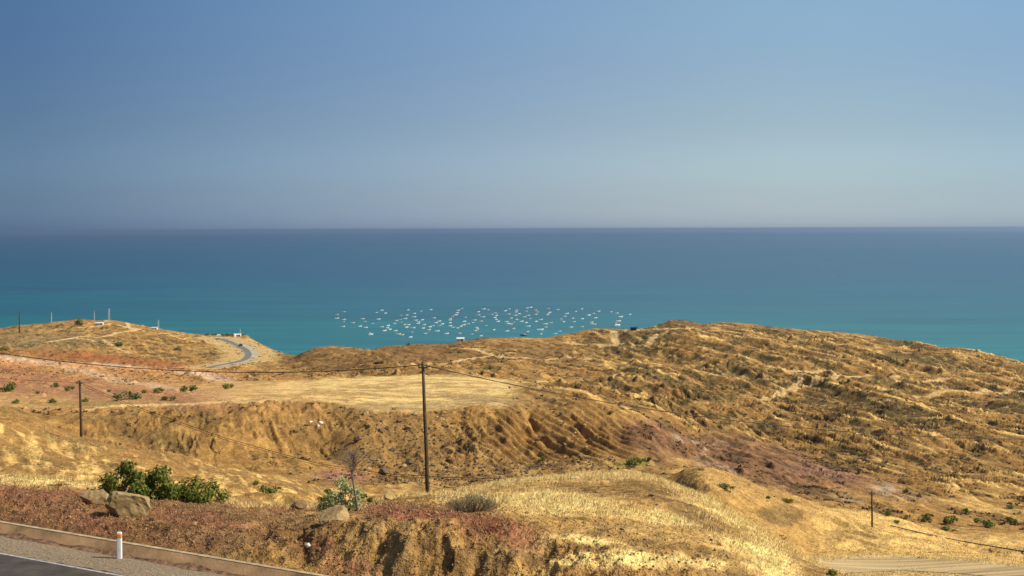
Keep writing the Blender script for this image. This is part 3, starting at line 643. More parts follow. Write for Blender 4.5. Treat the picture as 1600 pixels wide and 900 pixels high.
# ------------------------------------------------------------------ power poles and lines
M_wood=simple('weathered_wood',(0.085,0.060,0.030),0.9,0.35,3,bump=0.4,bscale=12)
M_wire=simple('cable_black',(0.03,0.026,0.022),0.6,0.1,3); M_glass=simple('insulator_brown',(0.10,0.05,0.03),0.3,0.1,3)
def power_pole(base,top,r0,r1,label,group=None,arm=0.5,nx=0):
    o=empty('power_pole',base); tag(o,label,'power pole',group)
    b=Vector((0,0,-0.5)); t=Vector(top)-Vector(base)
    mb=MB(); mb.tube([b,t*0.3+Vector((0.02,0,0)),t*0.65,t],[r0,r0*.9+r1*.1,(r0+r1)/2,r1],10); mb.build('shaft',M_wood,o,True)
    if arm:
        mb=MB(); mb.box(t+Vector((0,-r1-0.04,-0.35)),(arm,0.08,0.09)); mb.build('bracket',M_wood,o)
        for sx in (-1,1):
            mb=MB(); c=t+Vector((sx*arm*0.42,-r1-.04,-0.30)); mb.tube([c,c+Vector((0,0,.07)),c+Vector((0,0,.10)),c+Vector((0,0,.16))],[.03,.05,.035,.02],8); mb.build('insulator',M_glass,o,True)
    return o
pb=ground(667,768); pb=Vector(((667-800)/F*80,80,gz((667-800)/F*80,80)))
power_pole(pb,P(660,565,80),0.125,0.085,'tall slender wooden power pole standing behind the crest of the bank','power poles',0.55)
x2=(126-800)/F*165; power_pole((x2,165,gz(x2,165)),P(124,594,165),0.17,0.13,'weathered power pole rising from the golden slope above the green shrubs','power poles',0.7)
x3=(1361-800)/F*150; power_pole((x3,150,gz(x3,150)),P(1361,767,150),0.11,0.09,'short wooden pole on top of the golden mound by the dirt track','power poles',0.6)
x4=(30-800)/F*840; power_pole((x4,840,gz(x4,840)),P(30,488,840),0.42,0.34,'dark power pole standing on the left end of the headland','power poles',1.8)
def cable(name,pts,r,label,group='power cables'):
    mb=MB(); mb.tube(pts,r,5); o=mb.build(name,M_wire,smooth=True); tag(o,label,'cable',group); return o
def curve_pts(u0,u1,fy,fd,n=60): return [P(u,fy(u),fd(u)) for u in np.linspace(u0,u1,n)]
cable('power_cable',curve_pts(-300,660,lambda u:552+.148*u-.000183*u*u,lambda u:80+(660-u)*0.012),0.027,'sagging black cable running left from the top of the tall wooden pole')
cable('power_cable',curve_pts(662,1950,lambda u:571+.238*(u-664)-.000123*(u-664)**2,lambda u:80+(u-662)*0.03),0.029,'sagging black cable running right from the top of the tall wooden pole')
def q2(u): 
    return np.interp(u,[125,200,275,350,400,457,500,600,700,790,840],[598,631,658,684,698,714,725,740,746,748,765])
cable('power_cable',curve_pts(124,835,q2,lambda u:165-(u-125)*0.06),0.028,'upper cable slanting down to the right from the weathered pole on the golden slope')
cable('power_cable',curve_pts(124,835,lambda u:q2(u)+3.0-0*u,lambda u:165.5-(u-125)*0.06),0.02,'lower cable slanting down to the right from the weathered pole on the golden slope')
cable('power_cable',curve_pts(-250,124,lambda u:598-(124-u)*0.05,lambda u:165),0.020,'faint cable running left from the weathered pole on the golden slope')
pp=[]
for u,y in ((1390,824),(1410,829),(1450,838),(1500,848),(1550,857),(1600,866),(1650,874)):
    g=ground(u,y); pp.append(g+Vector((0,0,0.22)))
o=cable('water_pipe',pp,0.07,'thin black pipe laid across the dry ground right of the golden mound',None); o['category']='pipe'
pp=[ground(u,y)+Vector((0,0,0.12)) for u,y in ((1212,812),(1240,812),(1275,813),(1300,815),(1320,822))]

# ------------------------------------------------------------------ far masts, sheds, vehicles
M_steel=simple('pale_steel',(0.55,0.55,0.52),0.5,0.1,1)
def mast(u,ytop,d,wd,label):
    x=(u-800)/F*d; b=Vector((x,d,gz(x,d)-0.3)); h=P(u,ytop,d).z-b.z; o=empty('lattice_mast',b); tag(o,label,'mast','masts along the headland')
    mb=MB(); hw=wd/2; n=max(4,int(h/1.4)); c=[(-1,-1),(1,-1),(1,1),(-1,1)]
    for sx,sy in c: mb.tube([(sx*hw,sy*hw,0),(sx*hw*.6,sy*hw*.6,h)],0.06,5)
    for k in range(n):
        z0,z1=h*k/n,h*(k+1)/n; a0=hw*(1-.4*k/n); a1=hw*(1-.4*(k+1)/n)
        for i in range(4):
            p,q=c[i],c[(i+1)%4]; mb.tube([(p[0]*a0,p[1]*a0,z0),(q[0]*a1,q[1]*a1,z1)],0.035,4)
    mb.build('frame',M_steel,o)
    mb=MB(); mb.box((0,0,h+.05),(wd*1.2,wd*1.2,.12)); mb.tube([(0,0,h),(0,0,h+.9)],.06,5); mb.build('cap',M_steel,o)
mast(80,489,930,0.5,'thin pale mast between the dark pole and the headland summit')
mast(147,487,960,0.4,'short faint mast just left of the tallest mast on the headland')
mast(170,483,940,1.1,'tallest pale lattice mast on the crest of the headland')
mast(247,501,940,0.9,'pale lattice mast beside the pale shed on the falling headland crest')
mast(375,515,950,0.6,'small mast above the white tank near the road bend')
M_wall=simple('limewash',(0.72,0.68,0.62),0.8,0.1,1); M_roof=simple('sheet_roof',(0.45,0.42,0.38),0.5,0.15,1); M_dark=simple('dark_opening',(0.03,0.028,0.025),0.6,0.1,1)
M_blue=simple('blue_tarpaulin',(0.018,0.035,0.12),0.5,0.15,1)
def shed(name,u,y,d,L,D,Hh,label,cat='building',roof=None,wallm=None,rz=0.0,nw=2,up=0.0):
    x=(u-800)/F*d; z=gz(x,d)+up; o=empty(name,(x,d,z),rz); tag(o,label,cat)
    mb=MB(); mb.box((0,0,Hh/2-1),(L,D,Hh+2)); mb.build('wall',wallm or M_wall,o)
    mb=MB(); mb.add([(-L/2-.3,-D/2-.3,Hh+.02),(L/2+.3,-D/2-.3,Hh+.02),(L/2+.3,D/2+.3,Hh+.5),(-L/2-.3,D/2+.3,Hh+.5),(-L/2-.3,-D/2-.3,Hh+.16),(L/2+.3,-D/2-.3,Hh+.16),(L/2+.3,D/2+.3,Hh+.64),(-L/2-.3,D/2+.3,Hh+.64)],
      [(3,2,1,0),(4,5,6,7),(0,1,5,4),(1,2,6,5),(2,3,7,6),(3,0,4,7)]); mb.build('roof',roof or M_roof,o)
    mb=MB(); mb.box((L*.28,-D/2-.02,min(1,Hh/2)),(.9,.06,min(2,Hh*.85))); mb.build('door',M_dark,o)
    for k in range(nw):
        mb=MB(); mb.box((-L*.36+k*L*.28,-D/2-.02,Hh*.6),(L*.12,.06,Hh*.28)); mb.build('window',M_dark,o)
    return o
shed('white_house',155,506,905,5.5,3,1.0,'low white house on the headland below the tallest mast',roof=M_wall)
shed('pale_shed',241,515,925,4.0,3,0.9,'pale flat shed at the foot of the second lattice mast',roof=simple('pale_roof',(0.6,0.52,0.38),0.8,0.1,1))
shed('hillside_house',372,527,925,3.4,3,1.2,'small white house among dark trees above the road bend',roof=M_wall,nw=1)
shed('hillside_hut',341,526,925,1.8,1.8,0.8,'tiny white hut at the left end of the dark trees above the road bend',roof=M_wall,nw=0)
shed('white_block_house',719,533,722,3.9,3.4,2.0,'bright white block house on the skyline right of the tall pole',roof=M_wall,nw=1)
# water tank
x=(366-800)/F*920; o=empty('water_tank',(x,920,gz(x,920)+0.2)); tag(o,'round white water tank beside the road bend','tank')
mb=MB(); mb.tube([(0,0,-1),(0,0,1.7),(0,0,1.95),(0,0,2.05)],[1.0,1.0,0.6,0.3],20); mb.build('barrel',M_white,o,False)
mb=MB(); mb.tube([(0,0,2.0),(0,0,2.2)],[.28,.28],12); mb.build('lid',M_roof,o)
# blue shelter
d=838; x=(990-800)/F*d; z=P(990,515.5,d).z; o=empty('blue_shelter',(x,d,z)); tag(o,'dark blue tarpaulin shelter standing on the skyline','shelter')
mb=MB(); mb.add([(-2.4,-1.5,1.3),(2.4,-1.5,1.5),(2.6,1.5,1.9),(-2.2,1.5,1.8),(-2.4,-1.5,1.4),(2.4,-1.5,1.6),(2.6,1.5,2.0),(-2.2,1.5,1.9)],[(3,2,1,0),(4,5,6,7),(0,1,5,4),(1,2,6,5),(2,3,7,6),(3,0,4,7)]); mb.build('roof',M_blue,o)
mb=MB(); mb.box((-0.2,1.2,0.5),(4,0.1,2.6)); mb.box((-1.9,0,0.5),(0.1,2.4,2.6)); mb.build('side_sheet',M_blue,o)
for sx,sy in ((-2.2,-1.3),(2.2,-1.3),(2.3,1.3)):
    mb=MB(); mb.tube([(sx,sy,-1),(sx,sy,1.5)],.07,6); mb.build('pole',M_wood,o)
# vehicles far away
M_glassd=simple('vehicle_glass',(0.03,0.035,0.04),0.15,0.05,1); M_tyre=simple('tyre',(0.02,0.02,0.02),0.8,0.1,1)
def vehicle(name,loc,rz,L,Hh,mat,label,cat,boxy=False):
    o=empty(name,loc,rz); tag(o,label,cat); w_=1.75
    prof=[(-L/2,.35),(-L/2,.95),(-L*.42,1.0),(-L*.36,Hh*.97),(L*.12,Hh),(L*.24,1.0),(L*.48,.85),(L/2,.4)] if not boxy else [(-L/2,.4),(-L/2,1.1),(-L*.05,1.1),(-L*.05,Hh),(L*.22,Hh),(L*.30,1.1),(L*.48,1.0),(L/2,.45)]
    V=[(a,-w_/2,b) for a,b in prof]+[(a,w_/2,b) for a,b in prof]; n=len(prof)
    mb=MB(); mb.add(V,[tuple(range(n)),tuple(range(2*n-1,n-1,-1))]+[(k,(k+1)%n,(k+1)%n+n,k+n) for k in range(n)]); mb.build('body',mat,o)
    for s_ in (-1,1):
        mb=MB(); mb.box(((-L*.1 if not boxy else L*.09),s_*(w_/2+.01),Hh*.82),(L*.36 if not boxy else L*.18,.03,Hh*.22)); mb.build('window',M_glassd,o)
    for sx in (-.31,.31):
        for sy in (-1,1):
            mb=MB(); mb.tube([(sx*L,sy*(w_/2-.1),.32),(sx*L,sy*(w_/2+.06),.32)],.32,12); mb.build('wheel',M_tyre,o)
bi=int(len(bend)*0.66); bp_=bend[bi]; tt=bend[bi+1]-bend[bi]
vehicle('car',(bp_[0]-0.6,bp_[1],H+bend_z[bi]+.07),math.atan2(tt[1],tt[0]),4.3,1.45,simple('dark_car_paint',(0.04,0.035,0.035),0.3,0.05,1),'dark car driving round the far road bend','car')
dv=836; xv=(1000-800)/F*dv; vehicle('pickup_truck',(xv,dv,P(1000,517.2,dv).z),0.1,4.8,1.6,M_white,'white pickup truck parked right of the blue shelter','truck',True)

ORD=['first','second','third','fourth','fifth','sixth','seventh','eighth','ninth','tenth','eleventh','twelfth','thirteenth','fourteenth','fifteenth','sixteenth','seventeenth','eighteenth','nineteenth','twentieth']
def ordinals(objs,fmt):
    objs=sorted(objs,key=lambda o:o.location.x/o.location.y)
    for i,o in enumerate(objs): o['label']=fmt%(('leftmost' if i==0 else 'rightmost' if i==len(objs)-1 else ORD[i]+' from the left'))
# ------------------------------------------------------------------ boulders and stones
def rock_mesh(seed,dims,cuts=9,sub=4,rough=0.05):
    rr=random.Random(seed); bm=bmesh.new(); bmesh.ops.create_icosphere(bm,subdivisions=sub,radius=1.0)
    pl=[]
    for k in range(cuts):
        v=Vector((rr.gauss(0,1),rr.gauss(0,1),rr.gauss(0,1))).normalized(); pl.append((v,rr.uniform(0.42,0.80)))
    for v in bm.verts:
        for _ in range(2):
            for nn,dd_ in pl:
                q_=v.co.dot(nn)-dd_
                if q_>0: v.co-=nn*q_
        p=v.co; f=math.sin(p.x*5+seed)*math.sin(p.y*6+1)*math.sin(p.z*7+2)+0.5*math.sin(p.x*13+p.z*9+seed)*math.sin(p.y*14-p.z*3)+0.5*math.sin(p.x*31+2)*math.sin(p.z*27+p.y*22)+0.6*abs(math.sin(p.z*16+p.x*4+p.y*2+seed))**6
        v.co=v.co*(1+rough*f)
        v.co.x*=dims[0]; v.co.y*=dims[1]; v.co.z*=dims[2]
    me=bpy.data.meshes.new('boulder'); bm.to_mesh(me); bm.free(); me.polygons.foreach_set('use_smooth',[False]*len(me.polygons)); return me
M_rock=simple('sandstone',(0.38,0.25,0.105),0.9,0.30,1.8,bump=0.8,bscale=5)
M_rockd=simple('brown_stone',(0.17,0.115,0.06),0.9,0.35,1.2,bump=0.6,bscale=5)
M_rockw=simple('white_stone',(0.70,0.66,0.58),0.85,0.15,1.5,bump=0.4,bscale=5)
def boulder(name,loc,dims,seed,mat,label,group=None,rot=(0,0,0),cat='boulder',sub=4):
    me=rock_mesh(seed,dims,sub=sub); me.materials.append(mat); o=bpy.data.objects.new(name,me); link(o); o.location=loc; o.rotation_euler=rot
    return tag(o,label,cat,group)
def at(u,d,dz=0): x=(u-800)/F*d; return Vector((x,d,gz(x,d)+dz))
boulder('boulder',P(201,792,54.5,0),(0.98,0.8,0.78),3,M_rock,'large tan angular boulder resting against the leafy shrub',None,(0.25,0.32,0.3))
boulder('boulder',P(150,781,57,0),(0.78,0.7,0.72),5,M_rock,'shaded tan boulder half hidden behind the left end of the leafy shrub',None,(0,-0.3,1.0))
boulder('boulder',at(514,51,0.22),(0.78,0.75,0.80),21,M_rock,'rounded pitted boulder at the foot of the pale flowering bush',None,(0.1,0.1,0.6))
boulder('boulder',at(607,66,0.12),(0.6,0.5,0.42),12,M_rock,'flat topped boulder on the crest left of the tall pole',None,(0,0.2,0.3))
boulder('boulder',P(465,790,60,0),(0.40,0.3,0.20),14,M_rockd,'dark low boulder in the pale grass left of the flowering bush',None,(0,0,0.4))
boulder('boulder',P(592,789,63,0),(0.2,0.2,0.18),15,M_rock,'small pale boulder just left of the flat topped one',None)
boulder('stone',P(664,803,55,0),(0.20,0.15,0.11),16,M_rockw,'small pale stone on the pink grass below the tall pole',None,cat='stone')
boulder('stone',at(302,52.5,0.08),(0.16,0.14,0.16),17,M_rock,'upright tan stone in the red soil right of the guide post',None,cat='stone')
boulder('stone',P(410,851,49.2,0),(0.12,0.1,0.09),18,M_rockw,'white stone lying in the dark hollow of the bank',None,cat='stone')
boulder('stone',P(480,852,48,0),(0.1,0.1,0.12),19,M_rockw,'pale stone below the rounded pitted boulder',None,cat='stone')
for k,(u,y,s_,lab) in enumerate(((484,661,1.05,'leftmost of the three white stones on the cliff face'),(501,660,1.1,'rightmost of the three white stones on the cliff face'),(496,666,0.9,'lowest of the three white stones on the cliff face'),(694,646,1.0,'uppermost of three pale stones right of the tall pole'),(682,653,0.9,'left of three pale stones right of the tall pole'),(692,656,0.8,'lowest of three pale stones right of the tall pole'))):
    g=ground(u,y); boulder('white_stone' if k<3 else 'pale_stone',g+Vector((0,-.2,0.05)),(s_*.62,s_*.5,s_*.36),30+k,M_rockw if k<3 else simple('pale_tan_stone',(0.62,0.45,0.22),0.9,0.1,1),lab,'white stones on the cliff face' if k<3 else 'pale stones right of the pole',(0.3,0,k),'stone',3)
rm=[rock_mesh(100+k,(1,0.85,0.62),8,3,0.06) for k in range(6)]
for k,me in enumerate(rm): me.materials.append(M_rock if k%3==0 else M_rockd)
rs=random.Random(5); big_rocks=[]; hill_st=[]
spots=[(570,648,14),(622,660,13),(605,670,10),(637,672,15),(595,676,14),(640,725,18),(630,729,12),(696,697,14),(675,730,10),(703,738,13),(612,706,12),(580,652,8),(648,650,12),(615,640,9),(560,690,14),(590,720,8),(655,700,8),(720,690,9),(745,715,8),(762,700,7),(700,720,10),(640,690,8),(575,670,9),(610,690,8),(550,672,10),(735,742,9),(780,742,8),(685,742,8),(600,742,20),(632,755,12),(575,735,12),(840,690,8),(880,700,10),(905,715,9),(950,738,10),(860,728,8),(1010,728,7)]
for k in range(46): spots.append((rs.uniform(540,930),rs.uniform(645,745),rs.uniform(4,8)))
for k,(u,y,wpx) in enumerate(spots):
    g=ground(u,y); r=wpx/F*g.y*0.5; o=bpy.data.objects.new('slope_rock',rm[k%6]); link(o); o.location=g+Vector((0,0,r*.25)); o.scale=(r,r,r*rs.uniform(.7,1.1)); o.rotation_euler=(0,0,rs.uniform(0,6))
    lab='larger brown rock tumbled on the slope below the flat field' if wpx>=12 else 'small brown rock on the slope below the flat field, '+('left' if u<662 else 'right')+' of the tall pole'
    tag(o,lab,'rock','rocks on the slope below the flat field')
    if wpx>=12: big_rocks.append(o)
ordinals(big_rocks,'larger brown rock on the slope below the flat field, %s')
fr=[(970,828,9),(911,818,9),(868,808,6),(884,811,6),(988,853,9),(1001,862,8),(1012,849,5),(822,803,8),(1016,776,11),(1025,790,8),(1050,868,9),(1105,877,8),(1060,880,6),(850,800,5),(950,838,6),(1110,845,8),(1140,770,5),(930,770,7)]
for k,(u,y,wpx) in enumerate(fr):
    g=ground(u,y); r=wpx/F*g.y*0.5; o=bpy.data.objects.new('hill_stone',rm[(k*5+1)%6]); link(o); o.location=g+Vector((0,0,r*.3)); o.scale=(r,r,r*.8); o.rotation_euler=(0,0,k)
    tag(o,'dark stone lying in the dry grass of the near golden hill','stone','dark stones on the near golden hill'); hill_st.append(o)
ordinals(hill_st,'dark stone in the grass of the near golden hill, %s')

# loose clods: one object
def scatter(n,ulo,uhi,dlo,dhi,mask,seed):
    r=np.random.default_rng(seed); u=r.uniform(ulo,uhi,n); d=np.exp(r.uniform(np.log(dlo),np.log(dhi),n)) if dhi/dlo>3 else np.sqrt(r.uniform(dlo**2,dhi**2,n))
    x=(u-800)/F*d; m=gridZ(x,d,mask); k=r.random(n)<m; x,d=x[k],d[k]; return x,d,gridZ(x,d,Z)+H,r
ico=bmesh.new(); bmesh.ops.create_icosphere(ico,subdivisions=1,radius=1); IV=np.array([v.co[:] for v in ico.verts]); IF=np.array([[v.index for v in f.verts] for f in ico.faces]); ico.free()
def clods(name,x,y,z,size,mat,r,label):
    n=len(x); S=size[:,None,None]*r.uniform(.6,1.2,(n,1,3))*(1+r.uniform(-.3,.3,(n,len(IV),3)))
    V=IV[None]*S+np.stack([x,y,z+size*.25],-1)[:,None,:]
    Fc=IF[None]+(np.arange(n)*len(IV))[:,None,None]
    o=mesh_np(name,V.reshape(-1,3),Fc.reshape(-1,3),mat,smooth=False); return tag(o,label,'stones',kind='stuff')
bankm=sstep(2.5,3.0,Sg)*(1-sstep(9,16,Sg))*(Dg<60)*(1-0.8*hump)
x,y,z,r=scatter(26000,-60,1150,40,64,bankm*0.8,11); clods('bank_clods',x,y,z,r.uniform(.012,.055,len(x))**1.0*(1+0.8*(r.random(len(x))>.96)),simple('clod_earth',(0.32,0.19,0.085),0.95,0.4,0.9),r,'loose clods and pebbles on the roadside bank')
sm=(Sg>0.1)*(Sg<1.7)*(Dg>28)*1.0
x,y,z,r=scatter(9000,-60,500,40,60,sm,12); clods('shoulder_pebbles',x,y,z+0.27,r.uniform(.01,.03,len(x)),simple('pebble_grey',(0.36,0.29,0.19),0.95,0.3,0.9),r,'pebbles on the road shoulder')
slm=sstep(240,260,Dg)*(1-sstep(318,324,Dg))*sstep(520,600,Ug)*(1-sstep(740,800,Ug)*sstep(288,296,Dg))*(1-sstep(900,1000,Ug))*(1-0.6*sstep(308,320,Dg))
x,y,z,r=scatter(5000,480,1020,240,324,slm*0.6,13); clods('slope_rubble',x,y,z,r.uniform(.12,.38,len(x))**1.0,M_rockd,r,'rubble on the slope below the flat field')

# ------------------------------------------------------------------ grass
def blades(name,x,y,z,hgt,wid,mat,r,label,lean=0.5):
    n=len(x); a=r.uniform(0,2*np.pi,n); dx,dy=np.cos(a)*wid,np.sin(a)*wid*0.4; b=r.normal(0.25,lean,n)*hgt; c=r.normal(0,lean*.6,n)*hgt
    V=np.stack([np.stack([x-dx,y-dy,z-0.02],-1),np.stack([x+dx,y+dy,z-0.02],-1),np.stack([x+b,y+c,z+hgt],-1)],1)
    Fc=np.arange(n*3).reshape(n,3); o=mesh_np(name,V.reshape(-1,3),Fc,mat,smooth=True)
    N=np.stack([r.normal(0,.35,n),r.normal(-.15,.3,n),np.ones(n)],-1); N/=np.linalg.norm(N,axis=1)[:,None]; o.data.normals_split_custom_set_from_vertices(np.repeat(N,3,0).tolist()); return tag(o,label,'grass',kind='stuff')
def grassmat(name,c1,c2):
    m,n,b=newmat(name); geo=n.nodes.new('ShaderNodeNewGeometry'); mx=n.nodes.new('ShaderNodeMixRGB'); n.links.new(geo.outputs['Random Per Island'],mx.inputs[0]); mx.inputs[1].default_value=(*c1,1); mx.inputs[2].default_value=(*c2,1)
    n.links.new(mx.outputs[0],b.inputs['Base Color']); b.inputs['Roughness'].default_value=0.8; b.inputs['Specular IOR Level'].default_value=0.15
    tr_=n.nodes.new('ShaderNodeBsdfTranslucent'); n.links.new(mx.outputs[0],tr_.inputs[0]); ms=n.nodes.new('ShaderNodeMixShader'); ms.inputs[0].default_value=0.12
    out=n.nodes['Material Output']; n.links.new(b.outputs[0],ms.inputs[1]); n.links.new(tr_.outputs[0],ms.inputs[2]); n.links.new(ms.outputs[0],out.inputs[0]); return m
ok=(Sg>2.9)*1.0
x,y,z,r=scatter(270000,-60,1500,42,98,ggr*ok*(0.35+0.65*sstep(-0.2,0.2,n2+n3)),21); blades('dry_grass',x,y,z,r.uniform(.08,.28,len(x)),0.012,grassmat('golden_grass',(0.96,0.74,0.34),(0.86,0.62,0.25)),r,'golden dry grass on the near hill')
x,y,z,r=scatter(90000,-60,1100,42,75,pk*ok*0.8*sstep(-0.2,0.15,n3+0.5*n2),22); blades('pink_grass',x,y,z,r.uniform(.08,.24,len(x)),0.012,grassmat('pink_grass',(0.36,0.15,0.10),(0.20,0.085,0.055)),r,'reddish pink dry grass on the bank')
x,y,z,r=scatter(60000,-60,1300,42,90,ok*0.5*sstep(0,0.4,n2+0.3),23); blades('sparse_grass',x,y,z,r.uniform(.06,.2,len(x)),0.012,grassmat('sparse_grass',(0.58,0.39,0.13),(0.38,0.25,0.085)),r,'sparse dry grass between the clods')
x,y,z,r=scatter(90000,-60,640,100,205,gl*sstep(0.0,0.35,0.8*st1+0.5*n2)*(1-0.9*blob(90,672,190,20,16,0.4,0.5,57)),24); blades('slope_grass',x,y,z,r.uniform(.12,.3,len(x)),0.03,grassmat('slope_grass',(0.84,0.60,0.24),(0.66,0.44,0.17)),r,'dry grass on the golden slope')
x,y,z,r=scatter(90000,1050,1660,106,200,gm*(0.25+0.75*sstep(1230,1320,Ug))*(1-sstep(0.3,1,1-np.clip(td/5,0,1)))*(0.4+0.6*sstep(-0.2,0.2,n2)),25); blades('mound_grass',x,y,z,r.uniform(.08,.25,len(x)),0.025,grassmat('mound_grass',(0.86,0.62,0.25),(0.68,0.46,0.18)),r,'dry grass on the golden mound')

# ------------------------------------------------------------------ shrubs
def leafmat(name,c1,c2,tl=0.25):
    m=grassmat(name,c1,c2); m.node_tree.nodes['Mix Shader'].inputs[0].default_value=tl; return m
def leaf_cloud(r,centres,radii,n,ls,flat=0.8,surf=0.6):
    """n leaf quads spread over uneven clumps"""
    wgt=radii**2; wgt=wgt/wgt.sum(); k=r.choice(len(centres),n,p=wgt); v=r.normal(size=(n,3)); v/=np.linalg.norm(v,axis=1)[:,None]
    rad=r.random(n)**(1-surf*0.75)*radii[k]*(0.85+.35*r.random(n)); c=centres[k]+v*rad[:,None]*np.array([1,1,flat])
    nn=v+r.normal(0,.6,(n,3)); nn/=np.linalg.norm(nn,axis=1)[:,None]; a=np.cross(nn,r.normal(size=(n,3))); a/=np.linalg.norm(a,axis=1)[:,None]; b=np.cross(nn,a)
    s=ls*r.uniform(.6,1.3,n)[:,None]
    V=np.stack([c-a*s,c-b*s*.55,c+a*s,c+b*s*.55],1); return V.reshape(-1,3)
def shrub(name,base,Wd,Hh,n,ls,m_leaf,m_stem,label,group=None,cat='shrub',seed=1,nc=9,parts=True,stems=7,depth=None,open_=0.0):
    r=np.random.default_rng(seed); Dp=depth or Wd*.7; cs_=[];rs_=[]
    for k in range(nc):
        a=(k+.5)/nc*2-1+r.uniform(-.2,.2); x=a*Wd*.5*.82; top=Hh*(1-.45*abs(a)**1.6)*r.uniform(.6,1.0); rad=min(Hh*.34,Wd*.22)*r.uniform(.6,1.05)
        cs_.append((x,r.uniform(-.5,.5)*Dp*.7,max(top-rad,rad*.6))); rs_.append(rad)
        if Hh>.6: cs_.append((x+r.uniform(-.2,.2)*Wd*.3,r.uniform(-.5,.5)*Dp*.7,top*r.uniform(.2,.55))); rs_.append(rad*r.uniform(.6,1))
    cs_=np.array(cs_); rs_=np.array(rs_); V=leaf_cloud(r,cs_,rs_,n,ls); V[:,2]=np.maximum(V[:,2],0.02)
    Fc=np.arange(n*4).reshape(n,4)
    o=empty(name,base); tag(o,label,cat,group)
    mesh_np('foliage',V,Fc,m_leaf,o,smooth=False)
    mb=MB()
    for k in range(min(stems*2,len(cs_))):
        c=cs_[k]; mb.tube([(c[0]*.15,c[1]*.15,-.1),(c[0]*.45+r.uniform(-.05,.05),c[1]*.5,c[2]*.5),(c[0],c[1],c[2]+rs_[k]*.3)],[Hh*.016,Hh*.011,Hh*.004],5)
    mb.build('stem',m_stem,o,True); return o
M_leafd=leafmat('dark_green_leaves',(0.065,0.10,0.016),(0.23,0.23,0.04)); M_leafy=leafmat('yellow_green_leaves',(0.21,0.215,0.035),(0.10,0.125,0.022)); M_leafp=leafmat('pale_leaves',(0.62,0.58,0.30),(0.20,0.24,0.06)); M_leafo=leafmat('olive_leaves',(0.22,0.21,0.07),(0.12,0.13,0.045)); M_twig=simple('grey_twig',(0.20,0.165,0.125),0.9,0.2,4); M_stem=simple('brown_stem',(0.10,0.07,0.04),0.9,0.2,4)
def base_at(u,d): return at(u,d,-0.05)
shrub('leafy_shrub',P(190,786,58.5),2.5,2.15,2900,.095,M_leafd,M_stem,'tall dark green shrub behind the large boulder',None,seed=3,nc=8)
shrub('leafy_shrub',P(245,790,59.5),2.4,2.1,2700,.090,M_leafd,M_stem,'bright green shrub just right of the large boulder',None,seed=9,nc=7)
shrub('leafy_shrub',P(303,791,59.5),2.7,1.6,2600,.080,M_leafy,M_stem,'low yellow green shrub at the right end of the roadside bushes',None,seed=15,nc=8)
shrub('leafy_shrub',at(515,72,-.1),1.5,1.5,900,.075,M_leafd,M_stem,'dark green shrub behind the pale flowering bush',None,seed=21,nc=5)
shrub('flowering_bush',at(536,54.5,-0.03),2.0,1.85,2300,.060,M_leafp,M_stem,'pale cream flowering bush above the rounded boulder',None,'bush',seed=25,nc=6)
shrub('leafy_shrub',P(566,787,60),0.9,0.55,500,.06,M_leafy,M_stem,'small green shrub right of the dry sapling',None,seed=27,nc=4)
# twiggy dry shrub and bare sapling
def twigs(r,base_r,n,Wd,Hh,rad,lean=1.0):
    mb=MB()
    for k in range(n):
        a=r.uniform(-1,1); x=a*Wd*.5; h=Hh*(1-.5*a*a)*r.uniform(.6,1.05); y=r.uniform(-.4,.4)*Wd*.5
        p0=Vector((x*.25,y*.25,0)); p2=Vector((x,y,h)); p1=(p0+p2)/2+Vector((x*.12,0,h*.08)); mb.tube([p0,p1,p2],[rad,rad*.7,rad*.3],3)
        for j in range(3):
            q=p1.lerp(p2,r.uniform(0,.8)); mb.tube([q,q+Vector((r.uniform(-.25,.25)*Hh*.7,r.uniform(-.1,.1),r.uniform(.1,.4)*Hh))],[rad*.5,rad*.2],3)
    return mb
r=np.random.default_rng(4); o=empty('dry_shrub',at(738,50.5,-0.02)); tag(o,'grey leafless twiggy shrub on the pink grass right of the tall pole','shrub')
twigs(r,0,240,2.3,0.72,.010).build('branch',simple('dry_twig',(0.30,0.235,0.13),0.9,0.3,3),o)
m_=MB(); V=leaf_cloud(r,np.array([(-.6,0,.3),(0,0,.4),(.6,0,.3)]),np.array([.42,.5,.42]),700,.03,.8); mesh_np('foliage',V,np.arange(len(V)).reshape(-1,4),leafmat('grey_leaves',(0.32,0.27,0.14),(0.18,0.155,0.08)),o,smooth=False)
o=empty('dry_sapling',at(557,53.5,-0.05)); tag(o,'bare grey sapling with thin crooked branches beside the flowering bush','tree')
mb=MB(); sc_=53.5/F
def L(u,y,dy=0): return Vector(((u-557)*sc_,dy,(828-y)*sc_))
mb.tube([L(557,832),L(556,812),L(552,790),L(549,770),L(551,752),L(555,738)],[.055,.05,.042,.036,.026,.018],7); mb.build('trunk',M_twig,o,True)
mb=MB(); mb.tube([L(551,752),L(553,738),L(558,728),L(568,722),L(575,723)],[.024,.018,.014,.009,.005],5); mb.tube([L(549,770),L(545,752),L(541,738)],[.022,.014,.006],5); mb.tube([L(551,760),L(563,748),L(574,742)],[.016,.010,.005],5)
rr=random.Random(3)
for k in range(120):
    a=rr.uniform(0,math.pi); R0=rr.uniform(.15,1.0); c=L(550,745); e=c+Vector((math.cos(a)*R0*1.25,rr.uniform(-.5,.5),math.sin(a)*R0*.75-.1)); s_=L(rr.uniform(545,556),rr.uniform(738,768)); md=s_.lerp(e,.5)+Vector((0,rr.uniform(-.1,.1),rr.uniform(0,.12)))
    mb.tube([s_,md,e],[.006,.0045,.002],3)
mb.build('branch',M_twig,o,True)

